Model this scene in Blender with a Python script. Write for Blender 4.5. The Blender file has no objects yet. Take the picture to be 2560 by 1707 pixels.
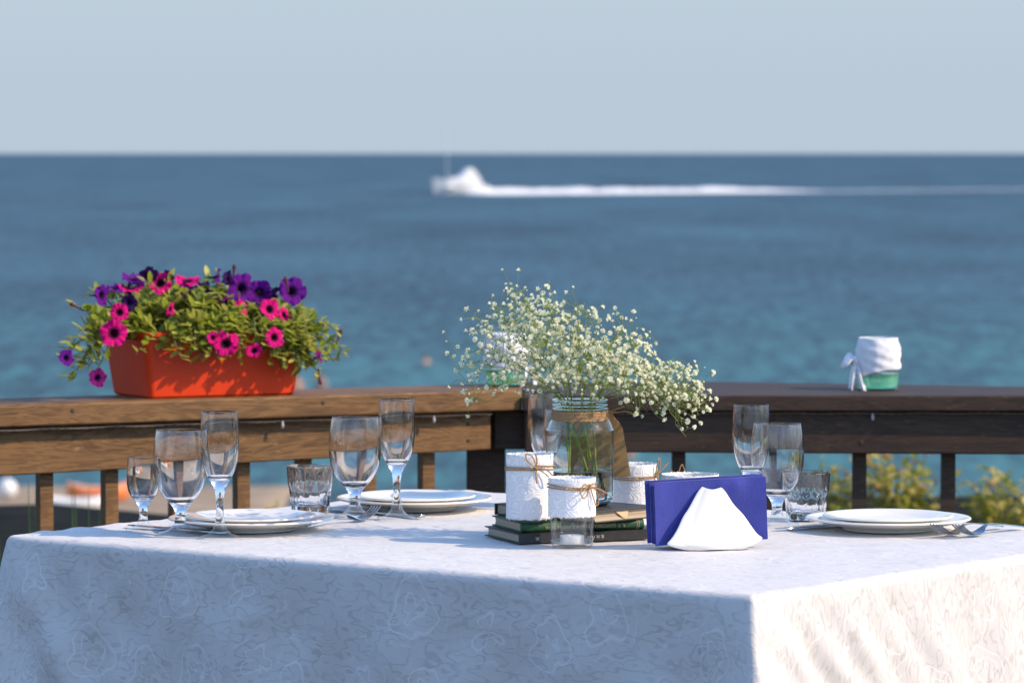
import bpy, bmesh, math, random
from mathutils import Vector, Matrix, Euler, noise as mnoise
R = math.radians
sc = bpy.context.scene
col = sc.collection

# ------------------------------------------------------------------ camera, sky, sun, exposure
cam_d = bpy.data.cameras.new('camera')
cam_d.sensor_width = 36.0
cam_d.lens = 144.14
cam_d.clip_start = 0.1
cam_d.clip_end = 90000.0
cam_d.dof.use_dof = True
cam_d.dof.focus_distance = 5.97
cam_d.dof.aperture_fstop = 9.6
cam_d.dof.aperture_blades = 0
cam = bpy.data.objects.new('camera', cam_d)
col.objects.link(cam)
cam.location = (0, 0, 1.33)
cam.rotation_euler = (R(90 - 2.628), 0, 0)
sc.camera = cam

SUN_AZ = R(-16.0)      # from +X towards +Y
SUN_EL = R(36.0)
world = bpy.data.worlds.new('World')
sc.world = world
world.use_nodes = True
wn, wl = world.node_tree.nodes, world.node_tree.links
sky = wn.new('ShaderNodeTexSky')
sky.sky_type = 'NISHITA'
sky.sun_disc = False
sky.sun_elevation = SUN_EL
sky.sun_rotation = R(90) - SUN_AZ
sky.altitude = 0
sky.air_density = 1.0
sky.dust_density = 0.7
sky.ozone_density = 4.4
wn['Background'].inputs['Strength'].default_value = 0.15
# sea haze: an even pale grey-blue band lies on the horizon all round and thins out with height
wtc = wn.new('ShaderNodeTexCoord'); wsep = wn.new('ShaderNodeSeparateXYZ'); wl.new(wtc.outputs['Generated'], wsep.inputs[0])
def wmath(op, a, b=None):
    n = wn.new('ShaderNodeMath'); n.operation = op
    for i, x in enumerate((a, b)):
        if x is None: continue
        if isinstance(x, (int, float)): n.inputs[i].default_value = x
        else: wl.new(x, n.inputs[i])
    return n.outputs[0]
wh = wmath('EXPONENT', wmath('MULTIPLY', wmath('POWER', wmath('DIVIDE', wmath('ABSOLUTE', wsep.outputs[2]), 0.17), 2.0), -1.0))
wmix = wn.new('ShaderNodeMix'); wmix.data_type = 'RGBA'
wl.new(wh, wmix.inputs[0]); wl.new(sky.outputs[0], wmix.inputs[6]); wmix.inputs[7].default_value = (1.66, 1.99, 2.34, 1)
wl.new(wmix.outputs[2], wn['Background'].inputs['Color'])

sun_d = bpy.data.lights.new('sun', 'SUN')
sun_d.energy = 2.35
sun_d.angle = R(0.5)
sun_d.color = (1.0, 0.78, 0.52)
sun = bpy.data.objects.new('sun', sun_d)
col.objects.link(sun)
sdir = Vector((math.cos(SUN_EL) * math.cos(SUN_AZ), math.cos(SUN_EL) * math.sin(SUN_AZ), math.sin(SUN_EL)))
sun.rotation_euler = sdir.to_track_quat('Z', 'Y').to_euler()

vs = sc.view_settings
vs.view_transform = 'Standard'
vs.look = 'None'
vs.exposure = 0.97
vs.gamma = 1.0
vs.use_curve_mapping = False
sc.cycles.use_denoising = True
sc.cycles.max_bounces = 14
sc.cycles.transparent_max_bounces = 24
sc.cycles.transmission_bounces = 12
sc.cycles.caustics_refractive = False
sc.cycles.caustics_reflective = False
sc.cycles.sample_clamp_indirect = 6.0

random.seed(7)
rnd = random.random
def U(a, b): return a + (b - a) * rnd()

# ------------------------------------------------------------------ mesh helpers
class MB:
    def __init__(self):
        self.v, self.f, self.m, self.uv = [], [], [], None
    def add(self, vs_, fs, mi=0):
        o = len(self.v)
        self.v.extend(tuple(p) for p in vs_)
        for f in fs:
            self.f.append(tuple(i + o for i in f)); self.m.append(mi)
        return self
    def box(self, c, s, mi=0, rz=0.0):
        hx, hy, hz = s[0] / 2, s[1] / 2, s[2] / 2
        ca, sa = math.cos(rz), math.sin(rz)
        vv = []
        for z in (-hz, hz):
            for x, y in ((-hx, -hy), (hx, -hy), (hx, hy), (-hx, hy)):
                vv.append((c[0] + x * ca - y * sa, c[1] + x * sa + y * ca, c[2] + z))
        return self.add(vv, [(0, 3, 2, 1), (4, 5, 6, 7), (0, 1, 5, 4), (1, 2, 6, 5), (2, 3, 7, 6), (3, 0, 4, 7)], mi)
    def prism(self, poly, z0, z1, mi=0):
        n = len(poly)
        vv = [(p[0], p[1], z0) for p in poly] + [(p[0], p[1], z1) for p in poly]
        fs = [tuple(range(n - 1, -1, -1)), tuple(range(n, 2 * n))]
        for i in range(n):
            j = (i + 1) % n
            fs.append((i, j, n + j, n + i))
        return self.add(vv, fs, mi)
    def lathe(self, prof, n=40, mi=0, c=(0, 0, 0), wob=None):
        vv, fs, rows = [], [], []
        for r, z in prof:
            if r < 1e-6:
                rows.append([len(vv)]); vv.append((c[0], c[1], c[2] + z))
            else:
                row = []
                for k in range(n):
                    a = 2 * math.pi * k / n
                    rr = r * (wob(a, z) if wob else 1)
                    row.append(len(vv)); vv.append((c[0] + rr * math.cos(a), c[1] + rr * math.sin(a), c[2] + z))
                rows.append(row)
        for A, B in zip(rows[:-1], rows[1:]):
            if len(A) == 1 and len(B) == 1: continue
            for k in range(n):
                k2 = (k + 1) % n
                if len(A) == 1: fs.append((A[0], B[k2], B[k]))
                elif len(B) == 1: fs.append((A[k], A[k2], B[0]))
                else: fs.append((A[k], A[k2], B[k2], B[k]))
        return self.add(vv, fs, mi)
    def tube(self, pts, r, n=6, mi=0, cap=True):
        pts = [Vector(p) for p in pts]
        N = len(pts)
        rr = r if isinstance(r, (list, tuple)) else [r] * N
        up = None
        vv, fs = [], []
        for i, p in enumerate(pts):
            t = (pts[min(i + 1, N - 1)] - pts[max(i - 1, 0)])
            if t.length < 1e-9: t = Vector((0, 0, 1))
            t.normalize()
            if up is None:
                up = t.orthogonal().normalized()
            else:
                up = (up - t * up.dot(t))
                if up.length < 1e-6: up = t.orthogonal()
                up.normalize()
            b = t.cross(up)
            for k in range(n):
                a = 2 * math.pi * k / n
                vv.append(p + (up * math.cos(a) + b * math.sin(a)) * rr[i])
        for i in range(N - 1):
            for k in range(n):
                k2 = (k + 1) % n
                fs.append((i * n + k, i * n + k2, (i + 1) * n + k2, (i + 1) * n + k))
        if cap:
            fs.append(tuple(range(n - 1, -1, -1)))
            fs.append(tuple((N - 1) * n + k for k in range(n)))
        return self.add(vv, fs, mi)
    def sphere(self, c, r, nu=10, nv=7, mi=0, sc3=(1, 1, 1)):
        prof = []
        for i in range(nv + 1):
            a = -math.pi / 2 + math.pi * i / nv
            prof.append((max(0, math.cos(a)) if 0 < i < nv else 0, math.sin(a)))
        o = len(self.v)
        self.lathe(prof, nu, mi)
        for i in range(o, len(self.v)):
            x, y, z = self.v[i]
            self.v[i] = (c[0] + x * r * sc3[0], c[1] + y * r * sc3[1], c[2] + z * r * sc3[2])
        return self
    def inst(self, mb, mtx, mi_off=0):
        o = len(self.v)
        self.v.extend(tuple(mtx @ Vector(p)) for p in mb.v)
        for f, m in zip(mb.f, mb.m):
            self.f.append(tuple(i + o for i in f)); self.m.append(m + mi_off)
        return self
    def mesh(self, name, mats, smooth=True, angle=38, recalc=True):
        me = bpy.data.meshes.new(name)
        me.from_pydata(self.v, [], self.f)
        if not isinstance(mats, (list, tuple)): mats = [mats]
        for m in mats: me.materials.append(m)
        me.polygons.foreach_set('material_index', self.m)
        me.polygons.foreach_set('use_smooth', [smooth] * len(self.f))
        if self.uv is not None:
            l = me.uv_layers.new(name='UVMap')
            flat = []
            for lp in me.loops:
                flat.extend(self.uv[lp.vertex_index])
            l.data.foreach_set('uv', flat)
        if recalc:
            b = bmesh.new(); b.from_mesh(me)
            bmesh.ops.recalc_face_normals(b, faces=b.faces)
            b.to_mesh(me); b.free()
        if smooth and angle < 180:
            me.set_sharp_from_angle(angle=R(angle))
        me.update()
        return me
    def build(self, name, mats, parent=None, loc=(0, 0, 0), rz=0.0, smooth=True, angle=38, recalc=True, bevel=0.0):
        o = bpy.data.objects.new(name, self.mesh(name, mats, smooth, angle, recalc))
        col.objects.link(o)
        o.parent = parent
        o.location = loc
        o.rotation_euler = (0, 0, rz)
        if bevel:
            md = o.modifiers.new('bevel', 'BEVEL'); md.width = bevel; md.segments = 2; md.limit_method = 'ANGLE'
        return o

def tag(o, label=None, cat=None, group=None, kind=None):
    if label: o['label'] = label
    if cat: o['category'] = cat
    if group: o['group'] = group
    if kind: o['kind'] = kind
    return o
def thing(name, label, cat, loc=(0, 0, 0), rz=0.0, group=None):
    o = bpy.data.objects.new(name, None)
    o.empty_display_size = 0.05
    col.objects.link(o)
    o.location = loc
    o.rotation_euler = (0, 0, rz)
    return tag(o, label, cat, group)
def put(name, me, parent, loc=(0, 0, 0), rot=(0, 0, 0), scale=(1, 1, 1)):
    o = bpy.data.objects.new(name, me)
    col.objects.link(o)
    o.parent = parent
    o.location = loc; o.rotation_euler = rot; o.scale = scale
    return o
def copy_tree(o, parent=None):
    c = o.copy(); col.objects.link(c); c.parent = parent
    for ch in list(o.children): copy_tree(ch, c)
    return c
def crom(P, k=8):
    P = [Vector(p) for p in P]
    out = []
    for i in range(len(P) - 1):
        p0, p1, p2, p3 = P[max(i - 1, 0)], P[i], P[i + 1], P[min(i + 2, len(P) - 1)]
        for j in range(k):
            t = j / k
            out.append(0.5 * ((2 * p1) + (p2 - p0) * t + (2 * p0 - 5 * p1 + 4 * p2 - p3) * t * t + (3 * p1 - p0 - 3 * p2 + p3) * t ** 3))
    out.append(P[-1])
    return out
def rope(mb, P, r=0.0012, mi=0, pitch=0.006, k=8):
    """two-ply twisted twine along a smooth path"""
    pts = crom(P, k)
    d = 0.0; up = None
    A, B = [], []
    for i, p in enumerate(pts):
        t = (pts[min(i + 1, len(pts) - 1)] - pts[max(i - 1, 0)])
        t = t.normalized() if t.length > 1e-9 else Vector((1, 0, 0))
        up = t.orthogonal().normalized() if up is None else (up - t * up.dot(t)).normalized()
        b = t.cross(up)
        if i: d += (p - pts[i - 1]).length
        a = 2 * math.pi * d / pitch
        off = (up * math.cos(a) + b * math.sin(a)) * r * 0.52
        A.append(p + off); B.append(p - off)
    mb.tube(A, r * 0.62, 5, mi); mb.tube(B, r * 0.62, 5, mi)
    return pts
def fuzz(mb, pts, n, L=0.006, r=0.00012, mi=0):
    for _ in range(n):
        p = random.choice(pts)
        d = Vector((U(-1, 1), U(-1, 1), U(-0.6, 1))).normalized() * U(0.3, 1) * L
        q = p + d * 0.6 + Vector((U(-1, 1), U(-1, 1), U(-1, 1))) * L * 0.2
        mb.tube([p, q, p + d], r, 3, mi, cap=False)

# ------------------------------------------------------------------ material helpers
def newmat(name):
    m = bpy.data.materials.new(name); m.use_nodes = True
    nt = m.node_tree
    return m, nt, nt.nodes['Principled BSDF']
def lnk(nt, a, b): nt.links.new(a, b)
def nd(nt, t, **kw):
    n = nt.nodes.new(t)
    for k, v in kw.items(): setattr(n, k, v)
    return n
def texco(nt, kind='Object', scale=(1, 1, 1), rot=(0, 0, 0)):
    tc = nd(nt, 'ShaderNodeTexCoord'); mp = nd(nt, 'ShaderNodeMapping')
    mp.inputs['Scale'].default_value = scale; mp.inputs['Rotation'].default_value = rot
    lnk(nt, tc.outputs[kind], mp.inputs[0])
    return mp.outputs[0]
def noise(nt, vec, scale, detail=3, rough=0.55, dist=0.0):
    n = nd(nt, 'ShaderNodeTexNoise')
    n.inputs['Scale'].default_value = scale; n.inputs['Detail'].default_value = detail
    n.inputs['Roughness'].default_value = rough; n.inputs['Distortion'].default_value = dist
    if vec: lnk(nt, vec, n.inputs['Vector'])
    return n.outputs['Fac']
def ramp(nt, fac, stops, interp='LINEAR'):
    r = nd(nt, 'ShaderNodeValToRGB'); cr = r.color_ramp; cr.interpolation = interp
    while len(cr.elements) < len(stops): cr.elements.new(0.5)
    for e, (p, c) in zip(cr.elements, stops):
        e.position = p; e.color = (*c, 1) if len(c) == 3 else c
    lnk(nt, fac, r.inputs[0])
    return r.outputs[0]
def math_(nt, op, a, b=None, clamp=False):
    n = nd(nt, 'ShaderNodeMath', operation=op, use_clamp=clamp)
    for i, x in enumerate((a, b)):
        if x is None: continue
        if isinstance(x, (int, float)): n.inputs[i].default_value = x
        else: lnk(nt, x, n.inputs[i])
    return n.outputs[0]
def mixc(nt, fac, a, b, mode='MIX'):
    n = nd(nt, 'ShaderNodeMix', data_type='RGBA', blend_type=mode)
    for i, x in ((0, fac), (6, a), (7, b)):
        if isinstance(x, (int, float)): n.inputs[i].default_value = x
        elif isinstance(x, tuple): n.inputs[i].default_value = (*x, 1)
        else: lnk(nt, x, n.inputs[i])
    return n.outputs[2]
def bump(nt, bs, h, strength=0.3, dist=0.002):
    b = nd(nt, 'ShaderNodeBump')
    b.inputs['Strength'].default_value = strength; b.inputs['Distance'].default_value = dist
    lnk(nt, h, b.inputs['Height']); lnk(nt, b.outputs[0], bs.inputs['Normal'])
    return b
def simple(name, c, rough=0.5, vary=0.12, vs_=40, bmp=0.0, bscale=200, metal=0.0, spec=0.5, sss=0.0, transl=None):
    m, nt, bs = newmat(name)
    vec = texco(nt)
    lo = tuple(x * (1 - vary) for x in c); hi = tuple(min(1, x * (1 + vary)) for x in c)
    lnk(nt, ramp(nt, noise(nt, vec, vs_, 4), [(0.3, lo), (0.7, hi)]), bs.inputs['Base Color'])
    bs.inputs['Roughness'].default_value = rough
    bs.inputs['Metallic'].default_value = metal
    bs.inputs['Specular IOR Level'].default_value = spec
    if bmp: bump(nt, bs, noise(nt, vec, bscale, 3), bmp, 0.001)
    if transl:
        tr = nd(nt, 'ShaderNodeBsdfTranslucent'); tr.inputs[0].default_value = (*transl[0], 1)
        mx = nd(nt, 'ShaderNodeMixShader'); mx.inputs[0].default_value = transl[1]
        out = nt.nodes['Material Output']
        lnk(nt, bs.outputs[0], mx.inputs[1]); lnk(nt, tr.outputs[0], mx.inputs[2]); lnk(nt, mx.outputs[0], out.inputs[0])
    return m
def thin_glass(name, tint=(0.97, 0.985, 0.98), edge=(0.90, 0.93, 0.95), k=1.6):
    m, nt, bs = newmat(name)
    nt.nodes.remove(bs)
    tr = nd(nt, 'ShaderNodeBsdfTransparent'); gl = nd(nt, 'ShaderNodeBsdfGlossy'); gl.inputs['Roughness'].default_value = 0.01
    gl.inputs[0].default_value = (1, 1, 1, 1)
    lw = nd(nt, 'ShaderNodeLayerWeight'); lw.inputs[0].default_value = 0.5
    f3 = math_(nt, 'POWER', lw.outputs['Facing'], 4.0)
    lnk(nt, mixc(nt, f3, tint, edge), tr.inputs[0])
    f5 = math_(nt, 'POWER', lw.outputs['Facing'], 5.0)
    fac = math_(nt, 'MULTIPLY', math_(nt, 'ADD', math_(nt, 'MULTIPLY', f5, 0.96), 0.04), k, clamp=True)
    mx = nd(nt, 'ShaderNodeMixShader'); lnk(nt, fac, mx.inputs[0])
    lnk(nt, tr.outputs[0], mx.inputs[1]); lnk(nt, gl.outputs[0], mx.inputs[2])
    lnk(nt, mx.outputs[0], nt.nodes['Material Output'].inputs[0])
    return m
def solid_glass(name, c=(1.0, 1.0, 1.0), ior=1.5, rough=0.0):
    m, nt, bs = newmat(name)
    nt.nodes.remove(bs)
    g = nd(nt, 'ShaderNodeBsdfGlass'); g.inputs['Color'].default_value = (*c, 1)
    g.inputs['IOR'].default_value = ior; g.inputs['Roughness'].default_value = rough
    lnk(nt, g.outputs[0], nt.nodes['Material Output'].inputs[0])
    return m
def wood(name, dark, light, grain=14.0, rough=0.65, worn=None):
    m, nt, bs = newmat(name)
    vec = texco(nt, 'Object', (1.2, 9, 9))
    n1 = noise(nt, vec, 2.2, 5, 0.6, 0.6)
    w = math_(nt, 'SINE', math_(nt, 'MULTIPLY', n1, grain * 6.0))
    w = math_(nt, 'ADD', math_(nt, 'MULTIPLY', w, 0.18), 0.5)
    fine = noise(nt, texco(nt, 'Object', (6, 160, 160)), 2.0, 4, 0.7)
    patch = noise(nt, texco(nt, 'Object', (3, 6, 6)), 1.6, 3)
    tot = math_(nt, 'ADD', math_(nt, 'MULTIPLY', w, 0.45), math_(nt, 'ADD', math_(nt, 'MULTIPLY', fine, 0.35), math_(nt, 'MULTIPLY', patch, 0.35)))
    c = ramp(nt, tot, [(0.36, dark), (0.66, light)])
    if worn:
        wm = ramp(nt, noise(nt, texco(nt, 'Object', (9, 40, 40)), 3.0, 5, 0.7), [(0.60, (0, 0, 0)), (0.68, (1, 1, 1))])
        c = mixc(nt, wm, c, worn)
    lnk(nt, c, bs.inputs['Base Color'])
    bs.inputs['Roughness'].default_value = rough
    bs.inputs['Specular IOR Level'].default_value = 0.35
    bump(nt, bs, tot, 0.5, 0.0015)
    return m

M = {}
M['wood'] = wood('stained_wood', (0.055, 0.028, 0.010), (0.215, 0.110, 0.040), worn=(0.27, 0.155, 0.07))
M['wood_shaded'] = wood('shade_darkened_wood', (0.022, 0.013, 0.009), (0.06, 0.036, 0.022), worn=(0.11, 0.065, 0.036))  # darker copy of the railing wood, with the shade put into its colour
M['deck'] = wood('deck_boards', (0.045, 0.042, 0.040), (0.10, 0.092, 0.085))
M['glass'] = thin_glass('thin_glass')
M['glass_solid'] = solid_glass('solid_glass')
M['jar_glass'] = thin_glass('jar_glass', (0.93, 0.975, 0.965), (0.66, 0.84, 0.82), 1.6)
M['jar_lip'] = solid_glass('green_glass', (0.90, 0.965, 0.94))
M['water'] = solid_glass('vase_water', (0.90, 0.97, 0.98), 1.33)
M['ceramic'] = simple('white_ceramic', (0.83, 0.82, 0.79), 0.18, 0.02)
M['plate'] = simple('plate_glaze', (0.86, 0.82, 0.74), 0.12, 0.02)
M['steel'] = simple('cutlery_steel', (0.40, 0.41, 0.43), 0.16, 0.05, metal=1.0)
M['twine'] = simple('jute_twine', (0.42, 0.25, 0.12), 0.9, 0.3, 900, 0.6, 1500)
M['kraft'] = simple('kraft_paper', (0.36, 0.21, 0.085), 0.85, 0.08, 60, 0.15, 600)
M['page'] = None
M['napkin'] = None
M['petal_m'] = None

def m_pages():
    m, nt, bs = newmat('book_pages')
    v = texco(nt, 'Object', (4, 4, 900))
    lnk(nt, ramp(nt, noise(nt, v, 1.0, 3), [(0.3, (0.30, 0.23, 0.15)), (0.7, (0.58, 0.49, 0.36))]), bs.inputs['Base Color'])
    bs.inputs['Roughness'].default_value = 0.9
    bump(nt, bs, noise(nt, v, 1.0, 2), 0.6, 0.0006)
    return m
M['page'] = m_pages()
def m_napkin():
    m, nt, bs = newmat('blue_paper_napkin')
    v = texco(nt, 'Object')
    n1 = noise(nt, v, 30, 3)
    lnk(nt, ramp(nt, n1, [(0.3, (0.028, 0.040, 0.26)), (0.7, (0.042, 0.056, 0.34))]), bs.inputs['Base Color'])
    bs.inputs['Roughness'].default_value = 0.85
    bs.inputs['Sheen Weight'].default_value = 0.3
    vo = nd(nt, 'ShaderNodeTexVoronoi'); vo.inputs['Scale'].default_value = 620; lnk(nt, v, vo.inputs['Vector'])
    bump(nt, bs, vo.outputs['Distance'], 0.55, 0.0008)
    return m
M['napkin'] = m_napkin()

def m_damask():
    """white jacquard cloth: woven roses built from warped rings; the weave differs in tone, gloss and relief"""
    m, nt, bs = newmat('white_damask')
    tc = nd(nt, 'ShaderNodeTexCoord')
    def warp(scale, amt):
        nz = nd(nt, 'ShaderNodeTexNoise'); nz.inputs['Scale'].default_value = scale; nz.inputs['Detail'].default_value = 2
        lnk(nt, tc.outputs['UV'], nz.inputs['Vector'])
        s = nd(nt, 'ShaderNodeVectorMath', operation='SUBTRACT'); s.inputs[1].default_value = (0.5, 0.5, 0.5); lnk(nt, nz.outputs['Color'], s.inputs[0])
        k = nd(nt, 'ShaderNodeVectorMath', operation='SCALE'); k.inputs['Scale'].default_value = amt; lnk(nt, s.outputs[0], k.inputs[0])
        a = nd(nt, 'ShaderNodeVectorMath', operation='ADD'); lnk(nt, tc.outputs['UV'], a.inputs[0]); lnk(nt, k.outputs[0], a.inputs[1])
        return a.outputs[0]
    v1 = warp(15, 0.038)
    vo = nd(nt, 'ShaderNodeTexVoronoi'); vo.inputs['Scale'].default_value = 9.5; vo.inputs['Randomness'].default_value = 0.5
    lnk(nt, v1, vo.inputs['Vector'])
    # overlapping rose petals: rings round each cell centre, scalloped by the angle
    dl = nd(nt, 'ShaderNodeVectorMath', operation='SUBTRACT'); lnk(nt, v1, dl.inputs[0]); lnk(nt, vo.outputs['Position'], dl.inputs[1])
    sp_ = nd(nt, 'ShaderNodeSeparateXYZ'); lnk(nt, dl.outputs[0], sp_.inputs[0])
    th = math_(nt, 'ARCTAN2', sp_.outputs[1], sp_.outputs[0]); dd = vo.outputs['Distance']
    ph = math_(nt, 'ADD', math_(nt, 'MULTIPLY', dd, 38.0), math_(nt, 'MULTIPLY', math_(nt, 'SINE', math_(nt, 'ADD', math_(nt, 'MULTIPLY', th, 3.0), math_(nt, 'MULTIPLY', dd, 11.0))), 1.5))
    ph = math_(nt, 'ADD', ph, math_(nt, 'MULTIPLY', math_(nt, 'SINE', math_(nt, 'SUBTRACT', math_(nt, 'MULTIPLY', th, 5.0), math_(nt, 'MULTIPLY', dd, 16.0))), 0.8))
    light = ramp(nt, math_(nt, 'SINE', ph), [(0.78, (0, 0, 0)), (0.98, (1, 1, 1))])
    inr = ramp(nt, dd, [(0.44, (1, 1, 1)), (0.56, (0.15, 0.15, 0.15))])
    light = mixc(nt, 1.0, light, inr, 'MULTIPLY')
    # woven strokes, longer one way; their satin gloss contrast is put into the colour
    mp = nd(nt, 'ShaderNodeMapping'); mp.inputs['Scale'].default_value = (1.0, 0.42, 1.0); lnk(nt, warp(20, 0.022), mp.inputs[0])
    n2 = nd(nt, 'ShaderNodeTexNoise'); n2.inputs['Scale'].default_value = 58; n2.inputs['Detail'].default_value = 1.0; lnk(nt, mp.outputs[0], n2.inputs['Vector'])
    dark = ramp(nt, math_(nt, 'SINE', math_(nt, 'MULTIPLY', n2.outputs['Fac'], 28.0)), [(0.35, (0, 0, 0)), (0.95, (1, 1, 1))])
    sel = ramp(nt, noise(nt, tc.outputs['UV'], 26.0, 2), [(0.30, (0.15, 0.15, 0.15)), (0.66, (1, 1, 1))])
    dark = mixc(nt, 1.0, dark, sel, 'MULTIPLY')
    pat = dark
    cc = mixc(nt, dark, (0.685, 0.66, 0.64), (0.55, 0.525, 0.50))
    lnk(nt, mixc(nt, math_(nt, 'MULTIPLY', light, 0.95), cc, (0.79, 0.765, 0.745)), bs.inputs['Base Color'])
    rr = nd(nt, 'ShaderNodeMapRange'); rr.inputs['To Min'].default_value = 0.62; rr.inputs['To Max'].default_value = 0.42
    lnk(nt, pat, rr.inputs[0]); lnk(nt, rr.outputs[0], bs.inputs['Roughness'])
    bs.inputs['Specular IOR Level'].default_value = 0.4
    bs.inputs['Sheen Weight'].default_value = 0.15
    wr = noise(nt, tc.outputs['UV'], 45, 4, 0.6)
    h = math_(nt, 'ADD', math_(nt, 'MULTIPLY', pat, 0.12), math_(nt, 'MULTIPLY', wr, 0.36))
    bump(nt, bs, h, 0.5, 0.004)
    return m
M['damask'] = m_damask()

def m_lace():
    m, nt, bs = newmat('white_lace')
    v = texco(nt)
    nz = nd(nt, 'ShaderNodeTexNoise'); nz.inputs['Scale'].default_value = 55; lnk(nt, v, nz.inputs['Vector'])
    s = nd(nt, 'ShaderNodeVectorMath', operation='SCALE'); s.inputs['Scale'].default_value = 0.016; lnk(nt, nz.outputs['Color'], s.inputs[0])
    a = nd(nt, 'ShaderNodeVectorMath', operation='ADD'); lnk(nt, v, a.inputs[0]); lnk(nt, s.outputs[0], a.inputs[1])
    vo = nd(nt, 'ShaderNodeTexVoronoi'); vo.inputs['Scale'].default_value = 50; lnk(nt, a.outputs[0], vo.inputs['Vector'])
    rg = math_(nt, 'SINE', math_(nt, 'MULTIPLY', vo.outputs['Distance'], 30.0))
    rg = math_(nt, 'ADD', math_(nt, 'MULTIPLY', rg, 0.5), 0.5)
    fine = noise(nt, v, 900, 2)
    lnk(nt, mixc(nt, rg, (0.76, 0.76, 0.77), (0.87, 0.87, 0.88)), bs.inputs['Base Color'])
    bs.inputs['Roughness'].default_value = 0.9
    h = math_(nt, 'ADD', rg, math_(nt, 'MULTIPLY', fine, 0.6))
    bump(nt, bs, h, 0.4, 0.0010)
    return m
M['lace'] = m_lace()

def m_sea():
    m, nt, bs = newmat('sea_water')
    v = texco(nt)
    sep = nd(nt, 'ShaderNodeSeparateXYZ'); lnk(nt, v, sep.inputs[0])
    # shallow sandy bottom near the shore turns the water teal
    sh = nd(nt, 'ShaderNodeMapRange'); sh.inputs['From Min'].default_value = 130; sh.inputs['From Max'].default_value = 300
    sh.inputs['To Min'].default_value = 1; sh.inputs['To Max'].default_value = 0
    lnk(nt, sep.outputs[1], sh.inputs[0])
    pn = noise(nt, v, 0.05, 3)
    shal = math_(nt, 'MULTIPLY', sh.outputs[0], ramp(nt, pn, [(0.35, (0.45, 0.45, 0.45)), (0.65, (0.9, 0.9, 0.9))]))
    rip = noise(nt, texco(nt, 'Object', (1, 0.15, 1)), 1.15, 6, 0.75, 0.3)
    gust = noise(nt, texco(nt, 'Object', (1, 0.30, 1)), 0.035, 4, 0.6)
    tot = math_(nt, 'ADD', math_(nt, 'MULTIPLY', rip, 0.75), math_(nt, 'MULTIPLY', gust, 0.35))
    deep = ramp(nt, tot, [(0.46, (0.002, 0.020, 0.040)), (0.64, (0.034, 0.112, 0.158))])
    teal = ramp(nt, tot, [(0.46, (0.005, 0.050, 0.068)), (0.64, (0.045, 0.220, 0.215))])
    df = nd(nt, 'ShaderNodeBsdfDiffuse'); gl = nd(nt, 'ShaderNodeBsdfGlossy'); gl.inputs['Roughness'].default_value = 0.28
    gl.inputs[0].default_value = (1, 1, 1, 1)
    lnk(nt, mixc(nt, shal, deep, teal), df.inputs[0])
    bm = nd(nt, 'ShaderNodeBump'); bm.inputs['Strength'].default_value = 1.0; bm.inputs['Distance'].default_value = 1.6
    lnk(nt, math_(nt, 'ADD', tot, math_(nt, 'MULTIPLY', noise(nt, v, 0.9, 3), 0.3)), bm.inputs['Height'])
    lnk(nt, bm.outputs[0], gl.inputs['Normal'])
    mx = nd(nt, 'ShaderNodeMixShader'); mx.inputs[0].default_value = 0.15
    lnk(nt, df.outputs[0], mx.inputs[1]); lnk(nt, gl.outputs[0], mx.inputs[2]); lnk(nt, mx.outputs[0], nt.nodes['Material Output'].inputs[0])
    nt.nodes.remove(bs)
    return m
M['sea'] = m_sea()

# ------------------------------------------------------------------ sea, terrain, deck
SEA_Z = -8.5
mb = MB()
W = 60000
mb.add([(-W, 60, SEA_Z), (W, 60, SEA_Z), (W, 80000, SEA_Z), (-W, 80000, SEA_Z)], [(0, 1, 2, 3)])
tag(mb.build('sea', M['sea'], smooth=False), kind='structure')

def m_ground():
    m, nt, bs = newmat('shore_ground')
    v = texco(nt)
    sep = nd(nt, 'ShaderNodeSeparateXYZ'); lnk(nt, v, sep.inputs[0])
    mr = nd(nt, 'ShaderNodeMapRange'); mr.inputs['From Min'].default_value = 60; mr.inputs['From Max'].default_value = 80
    lnk(nt, sep.outputs[1], mr.inputs[0])
    soil = ramp(nt, noise(nt, v, 6, 5), [(0.3, (0.005, 0.006, 0.005)), (0.7, (0.018, 0.017, 0.012))])
    sand = ramp(nt, noise(nt, v, 0.8, 5), [(0.3, (0.26, 0.20, 0.14)), (0.7, (0.42, 0.33, 0.24))])
    lnk(nt, mixc(nt, mr.outputs[0], soil, sand), bs.inputs['Base Color'])
    bs.inputs['Roughness'].default_value = 0.95
    bs.inputs['Specular IOR Level'].default_value = 0.1
    bump(nt, bs, noise(nt, v, 14, 5), 0.6, 0.03)
    return m
ys = [-60, -20, -5, 0, 4, 6, 7, 8, 9, 10, 11, 12, 12.6, 13.2, 13.7, 14.2, 14.8, 16, 20, 28, 40, 55, 70, 82, 90, 96, 101, 105, 109, 113, 117, 121, 125, 130, 140]
xs = [-260, -120, -60, -35, -22, -18] + [-16 + 0.8 * i for i in range(41)] + [18, 22, 35, 60, 120, 260]
def ground_z(x, y):
    edge = 0.045 + 0.03 * mnoise.noise(Vector((x * 0.9, 3.1, 0))) + (0.05 if x < -1.4 else 0) + 0.11 * max(0, min(1, (x - 0.2) / 0.8))
    if y < 9: return -0.35
    if y < 12: return -0.35 + (edge + 0.35) * (y - 9) / 3
    if y <= 14.2: return edge + 0.012 * mnoise.noise(Vector((x * 3, y * 3, 0)))
    shore = 121 if x < -6 else 108 + 3 * mnoise.noise(Vector((x * 0.05, 1, 0)))
    if y < 70: return edge + (-7.6 - edge) * ((y - 14.2) / 55.8) ** 0.55
    if y < shore: return -7.6 + (SEA_Z + 7.6) * (y - 70) / (shore - 70)
    return SEA_Z - (y - shore) * 0.12
mb = MB()
vv = [(x, y, ground_z(x, y)) for y in ys for x in xs]
nx = len(xs)
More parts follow.
